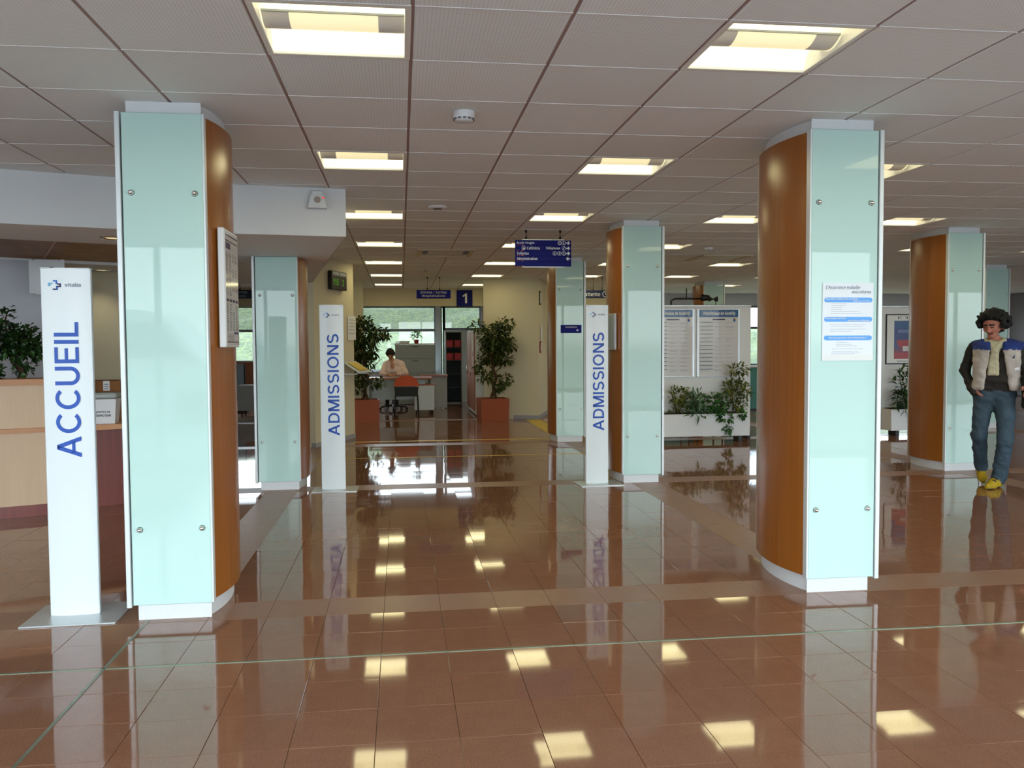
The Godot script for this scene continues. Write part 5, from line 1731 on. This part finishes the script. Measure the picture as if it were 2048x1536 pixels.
# ------------------------------------------------------------------ people: smooth bodies from tapered capsules
# bones: [a, b, ra, rb, colour]
func body(bones: Array, cell: float, k: float, fold := 0.0) -> SurfaceTool:
	var wr := FastNoiseLite.new()
	wr.seed = 17
	wr.frequency = 1.0
	wr.fractal_octaves = 2
	var wr2 := FastNoiseLite.new()
	wr2.seed = 23
	wr2.frequency = 1.0
	var lo := Vector3(1e9, 1e9, 1e9)
	var hi := -lo
	for b in bones:
		for e in [0, 1]:
			var r: float = b[2 + e] + cell * 2.0 + k
			lo = lo.min(b[e] - Vector3(r, r, r))
			hi = hi.max(b[e] + Vector3(r, r, r))
	var nx := int((hi.x - lo.x) / cell) + 2
	var ny := int((hi.y - lo.y) / cell) + 2
	var nz := int((hi.z - lo.z) / cell) + 2
	var F := PackedFloat32Array()
	F.resize(nx * ny * nz)
	F.fill(0.0)
	var near := PackedFloat32Array()
	near.resize(nx * ny * nz)
	near.fill(9.0)
	var own := PackedInt32Array()
	own.resize(nx * ny * nz)
	for bi in bones.size():
		var b: Array = bones[bi]
		var A: Vector3 = b[0]
		var B: Vector3 = b[1]
		var ra: float = b[2]
		var rb: float = b[3]
		var ab := B - A
		var L := maxf(ab.length_squared(), 1e-9)
		var m := maxf(ra, rb) + k * 3.0 + cell * 1.5
		var p0 := (A.min(B) - Vector3(m, m, m) - lo) / cell
		var p1 := (A.max(B) + Vector3(m, m, m) - lo) / cell
		for z in range(maxi(0, int(p0.z)), mini(nz, int(p1.z) + 1)):
			for y in range(maxi(0, int(p0.y)), mini(ny, int(p1.y) + 1)):
				var base := (z * ny + y) * nx
				for x in range(maxi(0, int(p0.x)), mini(nx, int(p1.x) + 1)):
					var p := lo + Vector3(x, y, z) * cell
					var t := clampf((p - A).dot(ab) / L, 0.0, 1.0)
					var d := (p - A - ab * t).length() - lerpf(ra, rb, t)
					if d > k * 4.0: continue
					if fold > 0.0: d += fold * wr.get_noise_3d(p.x * 9.0, p.y * 16.0 + p.x * 6.0, p.z * 9.0)
					F[base + x] += exp(-d / k)
					if d < near[base + x]:
						near[base + x] = d
						own[base + x] = bi
	# surface nets
	var st := sb()
	st.set_smooth_group(0)
	var vid := {}
	var vpos := []
	var vcol := []
	var sx := 1
	var sy := nx
	var sz := nx * ny
	var corner := [0, sx, sy, sx + sy, sz, sx + sz, sy + sz, sx + sy + sz]
	var co := [Vector3(0, 0, 0), Vector3(1, 0, 0), Vector3(0, 1, 0), Vector3(1, 1, 0), Vector3(0, 0, 1), Vector3(1, 0, 1), Vector3(0, 1, 1), Vector3(1, 1, 1)]
	var edges := [[0, 1], [2, 3], [4, 5], [6, 7], [0, 2], [1, 3], [4, 6], [5, 7], [0, 4], [1, 5], [2, 6], [3, 7]]
	for z in nz - 1:
		for y in ny - 1:
			var base := (z * ny + y) * nx
			for x in nx - 1:
				var i := base + x
				var ins := 0
				for c in 8:
					if F[i + corner[c]] > 1.0: ins += 1
				if ins == 0 or ins == 8: continue
				var s := Vector3.ZERO
				var n := 0
				for e in edges:
					var fa: float = F[i + corner[e[0]]]
					var fb: float = F[i + corner[e[1]]]
					if (fa > 1.0) == (fb > 1.0): continue
					var da := log(maxf(fa, 1e-4))
					var db := log(maxf(fb, 1e-4))
					s += (co[e[0]] as Vector3).lerp(co[e[1]], da / (da - db))
					n += 1
				vid[i] = vpos.size()
				vpos.append(lo + (Vector3(x, y, z) + s / n) * cell)
				var bestd := 9.0
				var bo := 0
				for c in 8:
					if near[i + corner[c]] < bestd:
						bestd = near[i + corner[c]]
						bo = own[i + corner[c]]
				var cc: Color = bones[bo][4]
				if fold > 0.0:
					var wp: Vector3 = vpos[vpos.size() - 1]
					var tone := 1.0 + 0.35 * wr2.get_noise_3d(wp.x * 7.0, wp.y * 4.0, wp.z * 7.0)
					cc = Color(cc.r * tone, cc.g * tone, cc.b * tone)
				vcol.append(cc)
	for i in vid:
		var x: int = i % nx
		var y: int = (i / nx) % ny
		var z: int = i / sz
		for ax in 3:
			var d: int = [sx, sy, sz][ax]
			var u: int = [sy, sz, sx][ax]
			var w: int = [sz, sx, sy][ax]
			var f0 := F[i] > 1.0
			var f1 := F[i + d] > 1.0
			if f0 == f1: continue
			if not (vid.has(i - u) and vid.has(i - w) and vid.has(i - u - w)): continue
			var q := [vid[i], vid[i - u], vid[i - u - w], vid[i - w]]
			if f0: q.reverse()
			for e in [q[0], q[1], q[2], q[0], q[2], q[3]]:
				st.set_color(vcol[e])
				st.add_vertex(vpos[e])
	st.set_smooth_group(-1)
	return st

func lin(r: float, g: float, b: float) -> Color:
	return Color(r, g, b).srgb_to_linear()

func hand_bones(wrist: Vector3, dir: Vector3, palm_side: Vector3, thumb_side: Vector3, curl: float, skin: Color) -> Array:
	# palm from the wrist, four curled fingers and a thumb leaving the side of the palm
	var out := []
	var k := wrist + dir * 0.085
	out.append([wrist, wrist + dir * 0.03, 0.026, 0.028, skin])
	for i in 4:
		var off := thumb_side * (0.030 - i * 0.020)
		var base := k + off
		out.append([wrist + dir * 0.02 + off * 0.6, base, 0.016, 0.011, skin])
		var ln: float = [0.040, 0.045, 0.042, 0.033][i]
		var d1 := (dir * cos(curl) + palm_side * sin(curl)).normalized()
		var d2 := (dir * cos(curl * 2.0) + palm_side * sin(curl * 2.0)).normalized()
		out.append([base, base + d1 * ln, 0.0095, 0.009, skin])
		out.append([base + d1 * ln, base + d1 * ln + d2 * ln * 0.8, 0.009, 0.0075, skin])
	var tb := wrist + dir * 0.03 + thumb_side * 0.03
	var t1 := tb + (dir * 0.7 + thumb_side * 0.7).normalized() * 0.038
	out.append([tb, t1, 0.013, 0.011, skin])
	out.append([t1, t1 + (dir + palm_side * 0.4).normalized() * 0.03, 0.011, 0.009, skin])
	return out

func build_man():
	var o := thing("person", "man walking in jeans, blue and white jacket, cream scarf and yellow shoes", "person", Vector3(5.67, 0, -7.62), atan2(-5.67, 7.62))
	var V := func(x, y, z): return Vector3(x, y, z)
	var skin := lin(0.68, 0.44, 0.37)
	var jean := lin(0.20, 0.275, 0.325)
	var sweat := lin(0.115, 0.095, 0.07)
	var shoe := lin(0.66, 0.55, 0.06)
	var sole := lin(0.10, 0.09, 0.06)
	var bones := [
		# trunk
		[V.call(-0.075, 0.90, -0.02), V.call(0.07, 0.90, -0.02), 0.105, 0.105, jean],
		[V.call(-0.07, 0.985, -0.01), V.call(0.07, 0.985, -0.01), 0.10, 0.10, sweat],
		[V.call(-0.07, 1.06, 0.01), V.call(0.08, 1.06, 0.01), 0.104, 0.104, sweat],
		[V.call(-0.075, 1.20, 0.0), V.call(0.095, 1.20, 0.0), 0.100, 0.100, sweat],
		[V.call(-0.10, 1.31, -0.01), V.call(0.13, 1.30, -0.01), 0.085, 0.085, sweat],
		[V.call(0.0, 1.33, -0.01), V.call(-0.015, 1.45, 0.0), 0.065, 0.052, skin],
		# his right leg (left in the picture), trailing: toe on the floor
		[V.call(-0.085, 0.88, -0.02), V.call(-0.125, 0.50, 0.02), 0.095, 0.066, jean],
		[V.call(-0.125, 0.50, 0.02), V.call(-0.105, 0.18, -0.22), 0.066, 0.062, jean],
		[V.call(-0.105, 0.16, -0.26), V.call(-0.09, 0.065, -0.18), 0.040, 0.036, shoe],
		[V.call(-0.09, 0.065, -0.18), V.call(-0.085, 0.042, -0.12), 0.037, 0.033, shoe],
		# his left leg, planted in front
		[V.call(0.085, 0.88, -0.01), V.call(0.10, 0.48, 0.09), 0.097, 0.070, jean],
		[V.call(0.10, 0.48, 0.09), V.call(0.055, 0.105, 0.02), 0.070, 0.068, jean],
		[V.call(0.05, 0.055, -0.01), V.call(0.0, 0.046, 0.12), 0.042, 0.036, shoe],
		[V.call(0.0, 0.046, 0.12), V.call(-0.035, 0.034, 0.18), 0.036, 0.026, shoe],
		[V.call(0.05, 0.018, -0.03), V.call(-0.03, 0.016, 0.18), 0.019, 0.017, sole],
		[V.call(0.03, 0.020, -0.02), V.call(-0.05, 0.018, 0.16), 0.017, 0.015, sole],
		[V.call(-0.035, 0.080, 0.085), V.call(0.03, 0.086, 0.10), 0.007, 0.007, sole],
		[V.call(-0.045, 0.066, 0.125), V.call(0.015, 0.070, 0.14), 0.006, 0.006, sole],
	]
	# upper arms under the jacket
	bones.append([V.call(-0.165, 1.36, -0.02), V.call(-0.255, 1.13, -0.07), 0.040, 0.036, sweat])
	bones.append([V.call(-0.255, 1.13, -0.07), V.call(-0.18, 0.95, 0.045), 0.036, 0.030, sweat])
	bones.append([V.call(0.20, 1.35, -0.01), V.call(0.265, 1.12, 0.0), 0.050, 0.045, sweat])
	bones.append([V.call(0.265, 1.12, 0.0), V.call(0.275, 0.98, 0.12), 0.044, 0.034, sweat])
	var st := body(bones, 0.0115, 0.012, 0.011)
	part("body", st, M.person_surface, o)
	# head: turned to the picture's left and tilted down
	var hd := Node3D.new()
	hd.name = "head"
	hd.position = V.call(-0.02, 1.555, 0.025)
	hd.rotation = Vector3(0.22, -0.42, 0.05)
	o.add_child(hd)
	var hb := [
		[V.call(0, 0.03, -0.015), V.call(0, 0.02, 0.01), 0.085, 0.080, skin],
		[V.call(0, -0.03, 0.02), V.call(0, -0.08, 0.045), 0.062, 0.034, skin],
		[V.call(-0.025, -0.015, 0.05), V.call(0.025, -0.015, 0.05), 0.036, 0.036, skin],
		[V.call(0, 0.012, 0.085), V.call(0, -0.028, 0.108), 0.009, 0.014, skin],
		[V.call(-0.012, -0.030, 0.096), V.call(0.012, -0.030, 0.096), 0.009, 0.009, skin],
		[V.call(-0.042, 0.026, 0.076), V.call(-0.014, 0.030, 0.087), 0.0055, 0.006, lin(0.16, 0.10, 0.08)],
		[V.call(0.014, 0.030, 0.087), V.call(0.042, 0.026, 0.076), 0.006, 0.0055, lin(0.16, 0.10, 0.08)],
		[V.call(-0.036, 0.008, 0.0785), V.call(-0.019, 0.008, 0.084), 0.0042, 0.0042, lin(0.20, 0.12, 0.10)],
		[V.call(0.019, 0.008, 0.084), V.call(0.036, 0.008, 0.0785), 0.0042, 0.0042, lin(0.20, 0.12, 0.10)],
		[V.call(-0.036, 0.015, 0.076), V.call(-0.018, 0.016, 0.082), 0.007, 0.007, skin],
		[V.call(0.018, 0.016, 0.082), V.call(0.036, 0.015, 0.076), 0.007, 0.007, skin],
		[V.call(-0.020, -0.056, 0.080), V.call(0.020, -0.056, 0.080), 0.0055, 0.0055, lin(0.52, 0.26, 0.24)],
		[V.call(-0.082, 0.0, -0.005), V.call(-0.086, -0.03, 0.0), 0.014, 0.012, skin],
		[V.call(0.082, 0.0, -0.005), V.call(0.086, -0.03, 0.0), 0.014, 0.012, skin],
	]
	st = body(hb, 0.0035, 0.006)
	part("face", st, M.person_surface, hd)
	# curly black hair: a full rounded mop
	var hair := lin(0.045, 0.04, 0.045)
	var hbones := []
	var hr := RandomNumberGenerator.new()
	hr.seed = 4
	for i in 260:
		var d := Vector3(hr.randf_range(-1, 1), hr.randf_range(-0.75, 1), hr.randf_range(-1, 1))
		if d.length() < 0.3 or d.length() > 1.2: continue
		d = d.normalized()
		if d.z > 0.05 and d.y < 0.42 and absf(d.x) < 0.74: continue
		var R := Vector3(0.122, 0.105, 0.118)
		if d.y < 0.1: R.x = 0.138
		var p := Vector3(d.x * R.x, 0.045 + d.y * R.y, -0.02 + d.z * R.z)
		hbones.append([p, p + Vector3(hr.randf_range(-0.02, 0.02), hr.randf_range(-0.02, 0.02), hr.randf_range(-0.02, 0.02)), 0.019, 0.013, hair])
	hbones.append([V.call(0, 0.07, -0.03), V.call(0, 0.03, -0.05), 0.10, 0.10, hair])
	st = body(hbones, 0.006, 0.004)
	part("hair", st, M.person_surface, hd)
	# open jacket: white-grey body, blue yoke, dark sleeves
	var jw := lin(0.70, 0.66, 0.62)
	var jb := lin(0.09, 0.19, 0.44)
	var js := lin(0.10, 0.09, 0.08)
	var jk := [
		[V.call(-0.12, 1.375, 0.02), V.call(-0.155, 1.365, -0.04), 0.052, 0.056, jb],
		[V.call(-0.09, 1.395, -0.02), V.call(-0.165, 1.375, -0.02), 0.040, 0.045, jb],
		[V.call(0.10, 1.395, -0.02), V.call(0.19, 1.370, -0.02), 0.042, 0.050, jb],
		[V.call(0.16, 1.35, 0.03), V.call(0.20, 1.355, -0.03), 0.056, 0.058, jb],
		[V.call(0.10, 1.37, 0.06), V.call(0.135, 1.31, 0.08), 0.024, 0.03, jb],
		[V.call(-0.11, 1.30, -0.06), V.call(0.14, 1.30, -0.06), 0.080, 0.080, jw],
		[V.call(-0.11, 1.12, -0.06), V.call(0.14, 1.12, -0.06), 0.078, 0.078, jw],
		[V.call(-0.11, 0.99, -0.05), V.call(0.13, 0.99, -0.05), 0.075, 0.075, jw],
		[V.call(-0.195, 1.345, -0.03), V.call(-0.262, 1.13, -0.07), 0.050, 0.044, js],
		[V.call(-0.262, 1.13, -0.07), V.call(-0.195, 0.96, 0.03), 0.044, 0.037, js],
		[V.call(-0.195, 0.96, 0.03), V.call(-0.175, 0.92, 0.055), 0.038, 0.038, sweat],
		[V.call(0.235, 1.33, -0.02), V.call(0.285, 1.11, 0.0), 0.052, 0.047, js],
		[V.call(0.285, 1.11, 0.0), V.call(0.285, 0.98, 0.12), 0.047, 0.040, js],
	]
	# the two open fronts lie on the chest as thin cloth
	var ys := [1.385, 1.335, 1.22, 1.10, 0.965]
	for sd in [-1.0, 1.0]:
		var cx := -0.075 if sd < 0 else 0.095
		for j in 7:
			var f := j / 6.0
			for i in 4:
				var ends := []
				for yy in [ys[i], ys[i + 1]]:
					var g: float = (1.385 - yy) / 0.42
					var xi: float = lerpf(-0.055, -0.110, g) if sd < 0 else lerpf(0.075, 0.140, g)
					var xo: float = lerpf(-0.170, -0.168, g) if sd < 0 else lerpf(0.190, 0.192, g)
					var x := lerpf(xi, xo, f)
					var u := maxf(0.0, (x - cx) * sd)
					ends.append(Vector3(x, yy, sqrt(maxf(0.0, 0.108 * 0.108 - u * u)) + 0.006 - (0.03 if yy > 1.36 else 0.0)))
				jk.append([ends[0], ends[1], 0.019, 0.020, jb if i == 0 else jw])
	st = body(jk, 0.009, 0.006, 0.008)
	var jacket := part("jacket", st, M.person_surface, o)
	pbox("pocket_tab", V.call(0.165, 1.145, 0.118), V.call(0.07, 0.026, 0.008), M.sign_white, jacket, 0.002).rotation.z = 0.3
	pbox("chest_mark", V.call(0.150, 1.265, 0.122), V.call(0.022, 0.034, 0.006), M.sign_navy, jacket, 0.001)
	# cream scarf round the neck with a long hanging end
	var sc := lin(0.71, 0.68, 0.56)
	var sbn := []
	for i in 12:
		var a0 := TAU * i / 12.0
		var a1 := TAU * (i + 1) / 12.0
		sbn.append([V.call(-0.005 + cos(a0) * 0.072, 1.405 - sin(a0) * 0.02, 0.0 + sin(a0) * 0.065), V.call(-0.005 + cos(a1) * 0.072, 1.405 - sin(a1) * 0.02, 0.0 + sin(a1) * 0.065), 0.027, 0.027, sc])
	sbn.append([V.call(0.05, 1.39, 0.06), V.call(-0.005, 1.325, 0.105), 0.03, 0.03, sc])
	sbn.append([V.call(-0.055, 1.39, 0.06), V.call(-0.005, 1.33, 0.10), 0.028, 0.03, sc])
	for x in [-0.026, 0.0, 0.026]:
		sbn.append([V.call(-0.005 + x * 0.6, 1.325, 0.105), V.call(-0.015 + x * 1.3, 1.10, 0.118), 0.018, 0.020, sc])
	st = body(sbn, 0.007, 0.006, 0.007)
	part("scarf", st, M.person_surface, o)
	# hands: the right one half in the pocket, the left holding the coat
	var hands := hand_bones(V.call(-0.172, 0.945, 0.045), V.call(0.62, -0.76, -0.15).normalized(), V.call(0.9, 0.2, -0.2).normalized(), V.call(0.1, 0.1, 1.0).normalized(), 0.35, skin)
	st = body(hands, 0.004, 0.004)
	part("hand", st, M.person_surface, o)
	hands = hand_bones(V.call(0.283, 0.985, 0.13), V.call(0.0, -0.35, 0.94).normalized(), V.call(-0.3, -0.9, -0.3).normalized(), V.call(-0.94, 0.2, 0.1).normalized(), 0.8, skin)
	st = body(hands, 0.004, 0.004)
	part("hand", st, M.person_surface, o)
	# dark coat hung over his arm: a separate thing
	var coat := thing("coat", "dark coat hung over the walking man's forearm", "coat", o.position, o.rotation.y)
	var cc := lin(0.045, 0.05, 0.05)
	var cb := []
	for k in 5:
		var x := 0.245 + k * 0.022
		cb.append([V.call(x, 1.04, 0.10), V.call(x + 0.008 * (k % 2), 0.80 + 0.02 * ((k * 2) % 3), 0.145 + 0.012 * (k % 2)), 0.026, 0.022, cc])
		cb.append([V.call(x, 1.05, 0.06), V.call(x + 0.01, 0.82, 0.03), 0.026, 0.022, cc])
	cb.append([V.call(0.245, 1.062, 0.06), V.call(0.34, 1.062, 0.09), 0.026, 0.026, cc])
	cb.append([V.call(0.30, 1.20, 0.05), V.call(0.31, 1.06, 0.08), 0.03, 0.03, cc])
	st = body(cb, 0.011, 0.012, 0.010)
	part("cloth", st, M.person_surface, coat)

func build_woman():
	var o := thing("person", "dark-haired woman in a pale pink cardigan writing at the office desk", "person", Vector3(-0.18, 0, -18.75))
	var V := func(x, y, z): return Vector3(x, y, z)
	var skin := lin(0.76, 0.55, 0.46)
	var pink := lin(0.93, 0.83, 0.81)
	var trous := lin(0.08, 0.08, 0.10)
	var shoe := lin(0.55, 0.55, 0.55)
	var bones := [
		[V.call(-0.09, 0.57, -0.02), V.call(0.09, 0.57, -0.02), 0.11, 0.11, trous],
		[V.call(-0.08, 0.70, 0.0), V.call(0.10, 0.70, 0.0), 0.105, 0.105, pink],
		[V.call(-0.08, 0.85, 0.04), V.call(0.12, 0.85, 0.04), 0.115, 0.115, pink],
		[V.call(-0.12, 0.98, 0.05), V.call(0.16, 0.98, 0.05), 0.085, 0.085, pink],
		[V.call(-0.05, 1.035, 0.06), V.call(0.09, 1.035, 0.06), 0.065, 0.065, pink],
		[V.call(-0.01, 0.985, 0.118), V.call(-0.005, 0.93, 0.145), 0.036, 0.022, skin],
		[V.call(-0.005, 1.03, 0.07), V.call(-0.035, 1.14, 0.10), 0.055, 0.048, skin],
		# arms resting on the desk
		[V.call(-0.16, 0.99, 0.06), V.call(-0.235, 0.80, 0.22), 0.055, 0.052, pink],
		[V.call(-0.235, 0.80, 0.22), V.call(-0.13, 0.785, 0.46), 0.05, 0.036, pink],
		[V.call(0.20, 0.985, 0.06), V.call(0.275, 0.80, 0.22), 0.058, 0.056, pink],
		[V.call(0.275, 0.80, 0.22), V.call(0.09, 0.785, 0.45), 0.052, 0.036, pink],
		# thighs and legs under the desk
		[V.call(-0.08, 0.55, 0.02), V.call(-0.10, 0.53, 0.40), 0.085, 0.062, trous],
		[V.call(-0.10, 0.53, 0.40), V.call(-0.13, 0.11, 0.36), 0.058, 0.042, trous],
		[V.call(0.08, 0.55, 0.02), V.call(0.09, 0.53, 0.40), 0.085, 0.062, trous],
		[V.call(0.09, 0.53, 0.40), V.call(0.06, 0.11, 0.30), 0.058, 0.042, trous],
		[V.call(-0.13, 0.06, 0.34), V.call(-0.14, 0.04, 0.46), 0.042, 0.034, shoe],
		[V.call(0.06, 0.06, 0.28), V.call(0.06, 0.04, 0.40), 0.042, 0.034, shoe],
	]
	var st := body(bones, 0.014, 0.014, 0.008)
	part("body", st, M.person_surface, o)
	var hd := Node3D.new()
	hd.name = "head"
	hd.position = V.call(-0.045, 1.195, 0.125)
	hd.rotation = Vector3(0.62, -0.15, 0.06)
	o.add_child(hd)
	var hb := [
		[V.call(0, 0.03, -0.015), V.call(0, 0.02, 0.01), 0.080, 0.076, skin],
		[V.call(0, -0.03, 0.02), V.call(0, -0.078, 0.04), 0.058, 0.032, skin],
		[V.call(0, 0.012, 0.08), V.call(0, -0.026, 0.10), 0.008, 0.012, skin],
		[V.call(-0.032, 0.006, 0.074), V.call(-0.024, 0.006, 0.077), 0.008, 0.008, lin(0.2, 0.12, 0.1)],
		[V.call(0.024, 0.006, 0.077), V.call(0.032, 0.006, 0.074), 0.008, 0.008, lin(0.2, 0.12, 0.1)],
		[V.call(-0.02, -0.052, 0.078), V.call(0.02, -0.052, 0.078), 0.007, 0.007, lin(0.5, 0.22, 0.2)],
		[V.call(-0.078, 0.0, -0.005), V.call(-0.08, -0.03, 0.0), 0.013, 0.011, skin],
		[V.call(0.078, 0.0, -0.005), V.call(0.08, -0.03, 0.0), 0.013, 0.011, skin],
	]
	st = body(hb, 0.005, 0.006)
	part("face", st, M.person_surface, hd)
	var hair := lin(0.10, 0.07, 0.06)
	var hh := [[V.call(0, 0.055, -0.02), V.call(0, 0.03, -0.04), 0.088, 0.085, hair], [V.call(-0.05, 0.06, 0.03), V.call(0.05, 0.06, 0.03), 0.045, 0.045, hair], [V.call(-0.07, 0.03, -0.02), V.call(-0.065, -0.03, -0.04), 0.03, 0.025, hair], [V.call(0.07, 0.03, -0.02), V.call(0.065, -0.03, -0.04), 0.03, 0.025, hair], [V.call(0, 0.02, -0.11), V.call(0, -0.01, -0.12), 0.04, 0.03, hair]]
	st = body(hh, 0.008, 0.008)
	part("hair", st, M.person_surface, hd)
	for s in [-1.0, 1.0]:
		var w: Vector3 = V.call(-0.125, 0.782, 0.465) if s < 0 else V.call(0.085, 0.782, 0.455)
		st = body(hand_bones(w, V.call(-s * 0.75, -0.06, 0.65).normalized(), V.call(0.0, -1.0, 0.0), V.call(-s * 0.65, 0.0, -0.75).normalized(), 0.35, skin), 0.0055, 0.005)
		part("hand", st, M.person_surface, o)
	# pen and paper in front of her
	var p := thing("paper_form", "white form under the writing woman's hands on the desk", "paper", Vector3(-0.19, 0.7355, -18.16), 0.1)
	pbox("sheet", V.call(0, 0.001, 0), V.call(0.21, 0.002, 0.29), M.paper, p, 0)
	for k in 5:
		pbox("print_line", V.call(0, 0.0022, -0.1 + k * 0.05), V.call(0.15, 0.0004, 0.006), M.logo_grey, p, 0)
